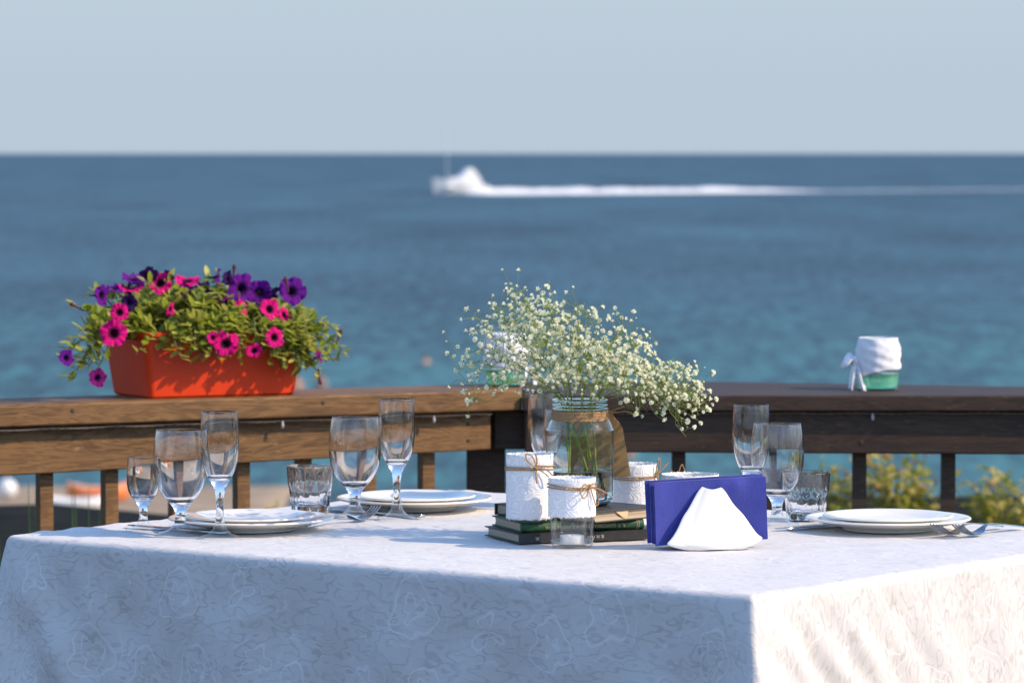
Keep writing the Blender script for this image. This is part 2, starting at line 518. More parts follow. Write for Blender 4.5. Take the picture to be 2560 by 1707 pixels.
mb.add(vv, [(j * nx + i, j * nx + i + 1, (j + 1) * nx + i + 1, (j + 1) * nx + i) for j in range(len(ys) - 1) for i in range(nx - 1)])
tag(mb.build('ground', m_ground(), angle=180, recalc=False), kind='structure')

deck = bpy.data.objects.new('deck', None); col.objects.link(deck); tag(deck, kind='structure')
y = -1.2
while y < 7.6:
    x0 = max(-3.2, 0.0 - (7.86 - (y + 0.07)) / 0.4706 * 0.882 - 0.05)
    b = MB().box(((x0 + 3.4) / 2, 0, -0.0125), (3.4 - x0, 0.134, 0.025))
    b.build('plank', M['deck'], deck, (0, y + 0.07, U(-0.001, 0.001)), bevel=0.003)
    y += 0.14
for jy in (-1.0, 1.5, 4.0, 6.6):
    MB().box((0.8, 0, -0.14), (4.6, 0.08, 0.22)).build('joist', M['wood_shaded'], deck, (0, jy, 0))

# ------------------------------------------------------------------ railings
def bulb_mesh():
    return MB().lathe([(0, 0), (0.003, 0.001), (0.0055, 0.007), (0.0058, 0.012), (0.004, 0.018), (0.0035, 0.024), (0, 0.025)], 12).mesh('bulb', simple('frosted_bulb', (0.45, 0.42, 0.40), 0.4))
M['cable'] = simple('light_cable', (0.15, 0.11, 0.09), 0.5)
BULB = bulb_mesh()
lr = thing('wooden_railing', 'brown timber railing running back from the left, sunlit on its face, carrying the flower box', 'railing', (0.019, 7.814, 0), 0.48985)
MB().prism([(-2.6, 0), (0, 0), (0.1068, 0.2), (-2.6, 0.2)], 0.84, 0.88).build('cap_board', M['wood'], lr, bevel=0.004)
def tapered(x0, x1, y0, y1, za0, za1, zb0, zb1):
    b = MB()
    b.add([(x0, y0, za0), (x1, y0, zb0), (x1, y1, zb0), (x0, y1, za0), (x0, y0, za1), (x1, y0, zb1), (x1, y1, zb1), (x0, y1, za1)],
          [(0, 3, 2, 1), (4, 5, 6, 7), (0, 1, 5, 4), (1, 2, 6, 5), (2, 3, 7, 6), (3, 0, 4, 7)])
    return b
tapered(-2.6, -0.051, 0.030, 0.056, 0.729, 0.8385, 0.765, 0.8385).build('rail_board', M['wood'], lr, bevel=0.003)
bal = MB().box((0, 0, 0), (0.025, 0.025, 0.66)).mesh('baluster', M['wood'], False)
for k in range(-12, 7):
    put('baluster', bal, lr, (-0.95 + 0.1305 * k + U(-0.004, 0.004), 0.0565 + 0.0135, 0.43), (0, 0, U(-0.03, 0.03)))
MB().box((-1.35, 0.058, 0.09), (2.5, 0.03, 0.06)).build('bottom_rail', M['wood'], lr, bevel=0.003)
MB().box((-2.3, 0.09, 0.39), (0.08, 0.08, 0.89)).build('post', M['wood'], lr, bevel=0.004)
rr_ = thing('wooden_railing', 'brown timber railing on the right with shade darkened into its wood, parallel to the horizon', 'railing', (0.024, 7.80, 0))
MB().prism([(-0.004, 0), (2.4, -0.01), (2.4, 0.28), (1.1, 0.28), (0.97, 0.305), (0.38, 0.48), (-0.004, 0.46)], 0.8380, 0.8690).build('cap_board', M['wood_shaded'], rr_, bevel=0.004)
tapered(-0.0, 2.4, 0.016, 0.05, 0.760, 0.8374, 0.748, 0.8374).build('rail_board', M['wood_shaded'], rr_, bevel=0.003)
bal2 = MB().box((0, 0, 0), (0.026, 0.026, 0.66)).mesh('baluster', M['wood_shaded'], False)
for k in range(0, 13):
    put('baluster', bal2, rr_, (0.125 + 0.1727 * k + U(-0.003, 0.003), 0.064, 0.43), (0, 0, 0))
MB().box((1.2, 0.064, 0.09), (2.3, 0.03, 0.06)).build('bottom_rail', M['wood_shaded'], rr_, bevel=0.003)
MB().box((-0.008, 0.085, 0.799), (0.10, 0.04, 0.075)).build('corner_block', M['wood_shaded'], rr_, bevel=0.002)
MB().box((-0.0745, 0.128, 0.39), (0.075, 0.075, 0.88)).build('corner_post', M['wood_shaded'], rr_, bevel=0.004)
MB().box((2.3, 0.09, 0.39), (0.08, 0.08, 0.89)).build('post', M['wood_shaded'], rr_, bevel=0.004)
# screws along the boards
SCR = MB().lathe([(0, 0.0), (0.0032, 0.0002), (0.0042, 0.0012), (0.0042, 0.0030), (0, 0.0030)], 12).mesh('screw', simple('rusty_screw', (0.06, 0.045, 0.035), 0.6, 0.3, 300, metal=0.5))
for k in range(5):
    for zz in (0.783, 0.815):
        put('screw', SCR, lr, (-0.10 - k * 0.522, 0.0288, zz), (R(-90), 0, 0))
for k in range(5):
    put('screw', SCR, lr, (-0.42 - k * 0.5, -0.0012, 0.866), (R(-90), 0, 0))
for k in range(5):
    for zz in (0.778, 0.812):
        put('screw', SCR, rr_, (0.125 + k * 0.518, 0.0148, zz), (R(-90), 0, 0))
# light strings clipped under the cap boards
def light_string(label, loc, rz, x0, x1, bulbs):
    t = thing('light_string', label, 'string light', loc, rz)
    pts = []
    n = int((x1 - x0) / 0.035)
    for i in range(n + 1):
        pts.append((x0 + (x1 - x0) * i / n, 0.009, 0.8355 - 0.0018 * abs(math.sin(i * 0.9))))
    b = MB(); rope(b, pts, 0.0019, 0, 0.012, 4)
    b.build('cable', M['cable'], t)
    for x in bulbs:
        put('bulb', BULB, t, (x, 0.007, 0.821), (0, 0, 0), (0.55, 0.55, 0.55))
light_string('thin twisted light string under the sunlit left railing cap', (0.019, 7.814, 0), 0.48985, -2.55, -0.06, (-1.6, -0.50, -0.185))
light_string('thin twisted light string under the shaded right railing cap', (0.024, 7.80, 0), 0.0, 0.02, 2.35, (0.664, 1.75))

# ------------------------------------------------------------------ table and cloth
Nc = Vector((0.311, 5.311)); du = Vector((-0.7888, 0.6147)); dv = Vector((0.6147, 0.7888))
TL, TW, TZ = 1.344, 1.05, 0.76
trz = math.atan2(dv.y, dv.x)                      # local x = dv, local y = du
tb = thing('dining_table', 'rectangular dining table hidden under the white cloth', 'table', (Nc.x, Nc.y, 0), trz)
MB().box((TW / 2, TL / 2, TZ - 0.0185), (TW - 0.006, TL - 0.006, 0.025)).build('table_top', M['wood'], tb, bevel=0.004)
for a in (0.08, TW - 0.08):
    for b_ in (0.08, TL - 0.08):
        MB().box((a, b_, 0.3645), (0.06, 0.06, 0.729)).build('leg', M['wood'], tb, bevel=0.003)
MB().box((TW / 2, TL / 2, 0.69), (TW - 0.2, TL - 0.2, 0.07)).build('apron', M['wood'], tb)

def cloth():
    mb = MB(); uv = []
    nu_, nv_ = 120, 150
    idx = {}
    for j in range(nv_ + 1):
        for i in range(nu_ + 1):
            x = TW * i / nu_; y_ = TL * j / nv_
            e = min(x, y_, TW - x, TL - y_)
            w = mnoise.noise(Vector((x * 11, y_ * 11, 0))) * 0.5 + mnoise.noise(Vector((x * 26, y_ * 26, 4))) * 0.35 + mnoise.noise(Vector((x * 62, y_ * 34, 8))) * 0.50
            w -= max(0, 1 - abs(x - 0.5 - 0.02 * math.sin(9 * y_)) / 0.012) * 0.12
            amp = 0.0019 + 0.0035 * max(0, 1 - e / 0.10) * (1.4 if y_ > TL - 0.12 or x > TW - 0.12 else 0.3)
            idx[i, j] = len(mb.v); mb.v.append((x, y_, TZ - 0.0020 + amp * w)); uv.append((x, y_))
    for j in range(nv_):
        for i in range(nu_):
            mb.f.append((idx[i, j], idx[i + 1, j], idx[i + 1, j + 1], idx[i, j + 1])); mb.m.append(0)
    loop = [(i, 0) for i in range(nu_)] + [(nu_, j) for j in range(nv_)] + [(i, nv_) for i in range(nu_, 0, -1)] + [(0, j) for j in range(nv_, 0, -1)]
    prev = [idx[k] for k in loop]
    corners = [Vector((0, 0)), Vector((TW, 0)), Vector((TW, TL)), Vector((0, TL))]
    info = []
    for (i, j) in loop:
        p = Vector((TW * i / nu_, TL * j / nv_))
        n = Vector((0, 0))
        if i == 0: n.x -= 1
        if i == nu_: n.x += 1
        if j == 0: n.y -= 1
        if j == nv_: n.y += 1
        # soften the turn at the corners
        dc = min((p - c).length for c in corners)
        ci = min(range(4), key=lambda k: (p - corners[k]).length)
        if dc < 0.07:
            diag = (corners[ci] - Vector((TW / 2, TL / 2)))
            diag = Vector((math.copysign(1, diag.x), math.copysign(1, diag.y))).normalized()
            n = (n.normalized() * (dc / 0.07) + diag * (1 - dc / 0.07))
        info.append((p, n.normalized(), dc, ci))
    r0 = 0.013
    rows = [(r0 * math.sin(a), r0 * (1 - math.cos(a))) for a in (R(22), R(45), R(68), R(90))]
    H = [0.02, 0.03, 0.04] + [0.04 + 0.011 * k for k in range(1, 29)]
    seam = 0.178
    rows += [(r0, h) for h in H]
    arc = 0.0; last = (0.0, 0.0)
    for ri, (out, down) in enumerate(rows):
        arc += math.hypot(out - last[0], down - last[1]); last = (out, down)
        cur = []
        for (p, n, dc, ci) in info:
            h = max(0.0, down - r0)
            d = 0.0
            g = min(1.0, h / 0.10)
            # corner flare of the spare cloth
            d += 0.20 * h * math.exp(-(dc / 0.045) ** 2) + 0.06 * h * math.exp(-(dc / 0.14) ** 2)
            if p.y < 0.001 and p.x > 0.0:        # sunlit right-hand drop: folds fanning out from the corner
                q = (p.x - h * 0.95)
                d += g * 0.0050 * math.sin(2 * math.pi * q / 0.085 + 1.2) * math.exp(-(max(0, p.x - 0.16) / 0.24) ** 2)
                d += g * 0.005 * math.sin(2 * math.pi * (p.x - 0.3 * h) / 0.19 + 0.6)
            if p.x < 0.001 and p.y > 0.0:        # shaded front drop
                d += g * 0.006 * math.sin(2 * math.pi * (p.y + h * 0.6) / 0.34 + 2) + g * 0.0025 * math.sin(2 * math.pi * (p.y - h * 0.9) / 0.15)
                far = max(0, 1 - (TL - p.y) / 0.35)
                d += g * far * 0.007 * math.sin(2 * math.pi * ((TL - p.y) - h * 0.55) / 0.105)
                for (by, bh, a_, wy, wh) in ((0.86, 0.075, 0.004, 0.03, 0.008), (0.42, 0.055, 0.004, 0.025, 0.007), (0.25, 0.11, 0.003, 0.03, 0.006)):
                    d += a_ * math.exp(-((p.y - by) / wy) ** 2) * math.exp(-((h - bh) / wh) ** 2)
            d += g * 0.0032 * mnoise.noise(Vector((p.x * 16 + p.y * 16, h * 16, 7 + ci))) + 0.0008 * mnoise.noise(Vector((p.x * 40 + p.y * 40, h * 45, 3)))
            d -= 0.0016 * math.exp(-((h - seam) / 0.0035) ** 2)      # hem stitch line
            if h > seam: d += 0.0012
            z = TZ - 0.0020 - down
            P = p + n * (out + d)
            cur.append(len(mb.v)); mb.v.append((P.x, P.y, z)); uv.append((p.x + n.x * arc, p.y + n.y * arc))
        L = len(cur)
        for k in range(L):
            k2 = (k + 1) % L
            mb.f.append((prev[k], cur[k], cur[k2], prev[k2])); mb.m.append(0)
        prev = cur
    mb.uv = uv
    return mb
tc_ = cloth().build('tablecloth', M['damask'], None, (Nc.x, Nc.y, 0), trz, angle=180)
tag(tc_, 'white damask tablecloth with woven roses draped over the table', 'tablecloth')
md = tc_.modifiers.new('subd', 'SUBSURF'); md.levels = 0; md.render_levels = 1

# ------------------------------------------------------------------ tableware
def stemware(name, solid, bowl, label, group, loc, rz=0.0):
    t = thing(name, label, 'glass', loc, rz, group)
    # solid: foot+stem split at the narrowest point into two closed parts
    return t
GOB = dict(foot=[(0, 0.0008), (0.020, 0.0004), (0.033, 0), (0.0342, 0.0011), (0.0330, 0.0024), (0.021, 0.0052), (0.0125, 0.0105), (0.0092, 0.0165), (0, 0.0165)],
           stem=[(0, 0.0165), (0.0092, 0.0165), (0.0078, 0.024), (0.0080, 0.031), (0.0105, 0.038), (0.0150, 0.0445), (0.0205, 0.0505), (0.0190, 0.0512), (0.012, 0.0488), (0, 0.0475)],
           bowl=[(0.0205, 0.0505), (0.0275, 0.0590), (0.0335, 0.0690), (0.0378, 0.0805), (0.0402, 0.0930), (0.0411, 0.1060), (0.0408, 0.1200), (0.0395, 0.1350), (0.0376, 0.1480), (0.0360, 0.1560)])
FLU = dict(foot=[(0, 0.0008), (0.018, 0.0004), (0.030, 0), (0.0312, 0.0011), (0.0300, 0.0024), (0.018, 0.0055), (0.0100, 0.0130), (0.0072, 0.0230), (0, 0.0230)],
           stem=[(0, 0.0230), (0.0072, 0.0230), (0.0058, 0.036), (0.0056, 0.050), (0.0066, 0.064), (0.0098, 0.076), (0.0150, 0.0850), (0.0185, 0.0905), (0.0170, 0.0912), (0.010, 0.0885), (0, 0.0870)],
           bowl=[(0.0185, 0.0905), (0.0222, 0.0985), (0.0255, 0.1090), (0.0277, 0.1220), (0.0287, 0.1360), (0.0288, 0.1480), (0.0283, 0.1620), (0.0274, 0.1760), (0.0265, 0.1865)])
COR = dict(foot=[(0, 0.0008), (0.015, 0.0004), (0.0255, 0), (0.0266, 0.0010), (0.0255, 0.0022), (0.015, 0.0048), (0.0092, 0.0100), (0.0070, 0.0170), (0, 0.0170)],
           stem=[(0, 0.0170), (0.0070, 0.0170), (0.0060, 0.024), (0.0068, 0.033), (0.0100, 0.0410), (0.0145, 0.0475), (0.0180, 0.0520), (0.0165, 0.0527), (0.0100, 0.0500), (0, 0.0485)],
           bowl=[(0.0180, 0.0520), (0.0212, 0.0570), (0.0236, 0.0640), (0.0247, 0.0730), (0.0249, 0.0830), (0.0245, 0.0950), (0.0238, 0.1060), (0.0235, 0.1100)])
def smooth_prof(P, k=4):
    return [(max(0, p.x), p.y) for p in crom([Vector((a, b, 0)) for a, b in P], k)]
def glass_proto(name, d):
    t = thing(name, 'x', 'glass')
    MB().lathe(d['foot'][2:-1], 48).build('foot', M['glass'], t, angle=180, recalc=False)
    MB().lathe(d['stem'], 48).build('stem', M['glass_solid'], t, angle=60)
    P = smooth_prof(d['bowl'])
    n = len(P)
    inner = [(max(0.0, r - 0.0013 - 0.0014 * (1 - k / n) ** 3), z + (0.0012 if k == 0 else 0)) for k, (r, z) in enumerate(P)]
    r, z = P[-1]
    prof = [(0, P[0][1] - 0.0030)] + P + [(r - 0.00055, z + 0.0005)] + inner[::-1] + [(0, P[0][1] - 0.0016)]
    o = MB().lathe(prof, 64).build('bowl', M['glass_solid'], t, angle=45)
    return t
def spread(proto, spots, group):
    for i, (x, y, lab) in enumerate(spots):
        o = proto if i == 0 else copy_tree(proto)
        o.location = (x, y, TZ)
        tag(o, lab, 'glass', group)
spread(glass_proto('wine_goblet', GOB), [
    (-0.497, 6.130, 'empty wine goblet between the small cordial glass and the leftmost flute'),
    (-0.247, 6.429, 'empty wine goblet beside the left tumbler and second flute'),
    (0.090, 6.620, 'empty wine goblet behind the flower vase, seen through its glass'),
    (0.407, 6.276, 'empty wine goblet behind the blue napkins on the right')], 'wine goblets on the table')
spread(glass_proto('champagne_flute', FLU), [
    (-0.434, 6.073, 'tall champagne flute nearest the left end of the table, before the first plate'),
    (-0.180, 6.385, 'tall champagne flute in front of the rear plate'),
    (0.054, 6.560, 'tall champagne flute half hidden behind the flower vase'),
    (0.365, 6.245, 'tall champagne flute behind the right corner of the blue napkins')], 'champagne flutes on the table')
spread(glass_proto('cordial_glass', COR), [(-0.558, 6.186, 'small stemmed cordial glass, leftmost on the table')], 'cordial glass')

def tumbler_proto():
    t = thing('water_tumbler', 'x', 'glass')
    n = 140
    def wob(a, z):
        k = max(0.0, min(1.0, (0.043 - z) / 0.005)) * max(0.0, min(1.0, (z - 0.004) / 0.006))
        return 1.0 - 0.075 * k * (1 - abs(math.sin(a * 6)) ** 0.7)
    out = [(0, 0.0015), (0.020, 0.001), (0.0285, 0), (0.0298, 0.0015), (0.0305, 0.006), (0.0318, 0.016), (0.0332, 0.028), (0.0345, 0.038), (0.0356, 0.043), (0.0360, 0.0475), (0.0368, 0.058), (0.0380, 0.0735), (0.0376, 0.0742)]
    inn = [(0.0369, 0.0735), (0.0352, 0.055), (0.0330, 0.040), (0.0305, 0.022), (0.0285, 0.0135), (0.024, 0.011), (0, 0.0105)]
    b = MB(); b.lathe(out + inn, n, wob=lambda a, z: wob(a, z))
    b.build('glass_body', M['glass_solid'], t, angle=32)
    return t
spread(tumbler_proto(), [(-0.321, 6.508, 'low fluted water tumbler behind the left plate'), (0.458, 6.372, 'low fluted water tumbler behind the right goblet')], 'water tumblers on the table')

# plates
def plate_mesh(name, r, h, foot):
    prof = [(0, 0.0035), (foot - 0.006, 0.0035), (foot - 0.004, 0), (foot, 0), (foot + 0.004, 0.004), (r * 0.80, h * 0.62), (r * 0.97, h * 0.96), (r, h),
            (r * 0.995, h + 0.0022), (r * 0.96, h * 0.98 + 0.003), (r * 0.80, h * 0.64 + 0.004), (r * 0.66, 0.0085), (r * 0.55, 0.0072), (0, 0.0070)]
    return MB().lathe(smooth_prof(prof, 3), 96).mesh(name, M['plate'], True, 50)
PD = plate_mesh('dinner_plate', 0.1255, 0.0165, 0.068); PS = plate_mesh('dessert_plate', 0.099, 0.0125, 0.055)
for (x, y, la, lb) in ((-0.396, 6.205, 'white round dinner plate at the left setting, beside the flute', 'smaller white plate stacked on the left dinner plate'),
                       (-0.157, 6.565, 'white round dinner plate at the rear setting, behind the second flute', 'smaller white plate stacked on the rear dinner plate'),
                       (0.571, 6.205, 'white round dinner plate on the right, beside the two forks', 'smaller white plate stacked on the right dinner plate')):
    o = put('dinner_plate', PD, None, (x, y, TZ + 0.0003)); tag(o, la, 'plate', 'large plates')
    o = put('dessert_plate', PS, None, (x, y, TZ + 0.0079)); tag(o, lb, 'plate', 'small plates')

# cutlery: local x runs from the working end to the handle end
def strip(mb, path, thick=0.0018):
    """path of (x, halfwidth, ycentre, z) -> closed bar"""
    vv, fs = [], []
    for x, w, yc, z in path:
        vv += [(x, yc - w, z), (x, yc + w, z), (x, yc + w * 0.92, z + thick), (x, yc - w * 0.92, z + thick)]
    n = len(path)
    for i in range(n - 1):
        a, b = i * 4, (i + 1) * 4
        for k in range(4):
            k2 = (k + 1) % 4
            fs.append((a + k, a + k2, b + k2, b + k))
    fs.append((3, 2, 1, 0)); fs.append(tuple((n - 1) * 4 + k for k in range(4)))
    mb.add(vv, fs)
def fork_meshes():
    h = MB(); strip(h, [(0.052, 0.0100, 0, 0.0008), (0.060, 0.0105, 0, 0.0020), (0.068, 0.0082, 0, 0.0050), (0.075, 0.0045, 0, 0.0090), (0.085, 0.0031, 0, 0.0125), (0.105, 0.0030, 0, 0.0125), (0.130, 0.0038, 0, 0.0095), (0.160, 0.0055, 0, 0.0055), (0.178, 0.0068, 0, 0.0030), (0.187, 0.0060, 0, 0.0020), (0.191, 0.0030, 0, 0.0016)])
    tm = MB(); strip(tm, [(0, 0.0006, 0, 0.0185), (0.006, 0.0011, 0, 0.0150), (0.018, 0.0014, 0, 0.0085), (0.032, 0.0015, 0, 0.0035), (0.044, 0.0016, 0, 0.0010), (0.054, 0.0017, 0, 0.0009)])
    return h.mesh('handle', M['steel'], True, 50), tm.mesh('tine', M['steel'], True, 50)
FH, FT = fork_meshes()
def fork(label, tip, ang):
    t = thing('dinner_fork', label, 'fork', (tip[0], tip[1], TZ + 0.0005), ang, 'forks on the table')
    put('handle', FH, t)
    for k in range(4): put('tine', FT, t, (0, -0.0083 + k * 0.00553, 0))
va = math.atan2(dv.y, dv.x)
fork('left of two steel forks by the right plate, tines towards the camera', (0.628, 6.072), va)
fork('right of two steel forks by the right plate, tines towards the camera', (0.660, 6.066), va)
fork('steel fork by the left plate, tines pointing away towards the rear goblet', (-0.212, 6.392), va + math.pi + 0.10)
def knife(label, a, ang):
    t = thing('table_knife', label, 'knife', (a[0], a[1], TZ + 0.0004), ang, 'knives on the table')
    b = MB(); strip(b, [(0, 0.0015, 0.004, 0.001), (0.006, 0.0055, 0.002, 0.0012), (0.02, 0.0085, 0, 0.0013), (0.06, 0.0090, 0, 0.0014), (0.10, 0.0085, 0, 0.0016), (0.112, 0.0060, 0, 0.0018)], 0.0012)
    b.build('blade', M['steel'], t)
    b = MB(); strip(b, [(0.110, 0.0058, 0, 0.0006), (0.120, 0.0052, 0, 0), (0.15, 0.0060, 0, 0), (0.185, 0.0072, 0, 0), (0.205, 0.0075, 0, 0), (0.214, 0.0050, 0, 0.001)], 0.0042)
    b.build('handle', M['steel'], t, bevel=0.001)
def kn(label, a, b): knife(label, a, math.atan2(b[1] - a[1], b[0] - a[0]))
kn('steel knife at the left end, behind the feet of the three glasses', (-0.590, 6.254), (-0.40, 6.100))
kn('steel knife by the rear plate, behind the goblet and flute', (-0.292, 6.545), (-0.144, 6.400))
kn('steel knife at the right setting, between napkins and right plate', (0.402, 6.192), (0.558, 6.316))

# ------------------------------------------------------------------ books
def text_mesh(body, size):
    cu = bpy.data.curves.new('lettering', 'FONT'); cu.body = body; cu.size = size; cu.extrude = 0.00008
    cu.align_x = 'CENTER'; cu.align_y = 'CENTER'
    o = bpy.data.objects.new('lettering', cu); col.objects.link(o)
    dg = bpy.context.evaluated_depsgraph_get(); dg.update()
    me = bpy.data.meshes.new_from_object(o.evaluated_get(dg))
    bpy.data.objects.remove(o)
    return me
M['gold'] = simple('gilt_lettering', (0.62, 0.52, 0.30), 0.35, 0.15, 300, metal=0.4)
M['white_ink'] = simple('pale_lettering', (0.62, 0.60, 0.55), 0.6, 0.1)
def bookcover(name, c, edge):
    m, nt, bs = newmat(name)
    v = texco(nt)
    base = ramp(nt, noise(nt, v, 90, 4), [(0.35, tuple(x * 0.8 for x in c)), (0.65, tuple(x * 1.2 for x in c))])
    w = ramp(nt, noise(nt, v, 160, 5, 0.7), [(0.66, (0, 0, 0)), (0.72, (1, 1, 1))])
    lnk(nt, mixc(nt, w, base, edge), bs.inputs['Base Color'])
    bs.inputs['Roughness'].default_value = 0.5
    bump(nt, bs, noise(nt, v, 700, 3), 0.25, 0.0006)
    return m
def book(label, fl, ang, L, Wd, T, z, cover, rounded=False, spine_front=True):
    """origin at the front-left corner; x along the front edge, y to the back"""
    t = thing('book', label, 'book', (fl[0], fl[1], z), ang, 'books under the vase')
    c = 0.0018
    sh = [(0, 0), (L, 0), (L, Wd), (0, Wd)]
    b = MB().box((L / 2, Wd / 2, c / 2), (L, Wd, c)); b.build('lower_cover', cover, t, bevel=0.0006)
    b = MB().box((L / 2, Wd / 2, T - c / 2), (L, Wd, c)); b.build('upper_cover', cover, t, bevel=0.0006)
    m_ = 0.004
    ya, yb = (0.002, Wd - m_) if spine_front else (m_, Wd - 0.002)
    # page block with a slightly hollow fore-edge
    pb = MB(); n = 7
    poly = []
    for k in range(n):
        zz = c + (T - 2 * c) * k / (n - 1)
        bow = 0.0022 * math.sin(math.pi * k / (n - 1))
        poly.append((zz, bow))
    vv, fs = [], []
    for (zz, bow) in poly:
        y0, y1 = (ya, yb - bow) if spine_front else (ya + bow, yb)
        vv += [(m_, y0, zz), (L - m_, y0, zz), (L - m_, y1, zz), (m_, y1, zz)]
    for k in range(n - 1):
        for q in range(4):
            fs.append((k * 4 + q, k * 4 + (q + 1) % 4, (k + 1) * 4 + (q + 1) % 4, (k + 1) * 4 + q))
    fs.append((3, 2, 1, 0)); fs.append(tuple((n - 1) * 4 + q for q in range(4)))
    pb.add(vv, fs).build('page_block', M['page'], t, angle=60)
    # spine
    sp = MB(); nseg = 9
    ysp = 0.0 if spine_front else Wd
    sg = -1 if spine_front else 1
    prof = []
    for k in range(nseg):
        a = math.pi * k / (nseg - 1)
        prof.append((ysp + sg * (0.0055 if rounded else 0.0010) * (math.sin(a) if rounded else min(1, 4 * math.sin(a))), T / 2 - (T / 2) * math.cos(a)))
    inner = [(ysp - sg * 0.0012, p[1] * 0.9 + T * 0.05) for p in prof]
    ring = prof + inner[::-1]
    nr = len(ring)
    vv = [(0, p[0], p[1]) for p in ring] + [(L, p[0], p[1]) for p in ring]
    fs = [tuple(range(nr)), tuple(range(2 * nr - 1, nr - 1, -1))] + [(i, (i + 1) % nr, nr + (i + 1) % nr, nr + i) for i in range(nr)]
    spo = sp.add(vv, fs).build('spine', cover, t, angle=50)
    return t, spo
M['cover_black'] = bookcover('black_book_cloth', (0.022, 0.022, 0.024), (0.20, 0.18, 0.15))
M['cover_green'] = bookcover('green_book_cloth', (0.016, 0.075, 0.030), (0.05, 0.12, 0.06))
M['cover_dark'] = bookcover('worn_dark_cover', (0.040, 0.036, 0.034), (0.16, 0.12, 0.09))
B0, sp0 = book('black book with pale lettering, bottom of the stack', (0.010, 5.968), R(21), 0.208, 0.142, 0.0146, TZ + 0.0003, M['cover_black'])
B1, sp1 = book('green book with gilt lettering on its round spine, middle of the stack', (0.012, 5.986), R(19), 0.192, 0.130, 0.0150, TZ + 0.0150, M['cover_green'], True)
B2, sp2 = book('worn dark book with yellowed pages on top of the stack, under the vase', (0.122, 5.972), R(46), 0.140, 0.205, 0.0172, TZ + 0.0302, M['cover_dark'], False, False)
def lettering(parent, body, size, x, y, z, mat):
    me = text_mesh(body, size); me.materials.clear(); me.materials.append(mat)
    # the spine shows the lettering upside down, facing the camera (local -y)
    return put('lettering', me, parent, (x, y, z), (R(90), R(180), 0))
lettering(sp1, 'А. Я. ШАРОВКА   ОЦЕНКА ХАРАКТЕРА', 0.0068, 0.100, -0.0057, 0.0075, M['gold'])
lettering(sp0, 'В. Н. НАК', 0.0062, 0.120, -0.0013, 0.0072, M['white_ink'])
lettering(sp0, 'Ж', 0.0070, 0.029, -0.0013, 0.0072, M['white_ink'])
for xx in (0.181, 0.184):
    MB().tube([(xx, -0.0057 * math.sin(math.pi * k / 8) - 0.00005, 0.0075 - 0.0075 * math.cos(math.pi * k / 8)) for k in range(1, 8)], 0.0006, 5).build('gilt_band', M['gold'], sp1)
# yellowed leaf folded out of the top book's fore-edge
MB().add([(0.045, 0.0035, 0.0155), (0.075, 0.0035, 0.0155), (0.070, 0.001, 0.003), (0.066, 0.0035, 0.0022)], [(0, 1, 2, 3)]).build('loose_leaf', simple('yellow_leaf', (0.62, 0.47, 0.28), 0.8), B2)

# ------------------------------------------------------------------ candle jars in lace
def sleeve(r, z0, z1, seed):
    mb = MB(); n, rows = 120, 26
    vv, fs = [], []
    for j in range(rows + 1):
        for k in range(n):
            a = 2 * math.pi * k / n
            f = j / rows
            z = z0 + (z1 - z0) * f
            if j <= 1: z += 0.0024 * mnoise.noise(Vector((k * 0.55, seed, 0))) + 0.0022 * mnoise.noise(Vector((k * 1.7, seed, 3)))
            if j >= rows - 1: z += 0.0022 * mnoise.noise(Vector((k * 0.8, seed, 9)))
            cinch = -0.0011 * math.exp(-((z - z0 - (z1 - z0) * 0.80) / 0.004) ** 2)
            rr2 = r + cinch + 0.0007 * mnoise.noise(Vector((math.cos(a) * 5, math.sin(a) * 5, z * 120 + seed)))
            vv.append((rr2 * math.cos(a), rr2 * math.sin(a), z))
    for j in range(rows):
        for k in range(n):
            fs.append((j * n + k, j * n + (k + 1) % n, (j + 1) * n + (k + 1) % n, (j + 1) * n + k))
    return mb.add(vv, fs)
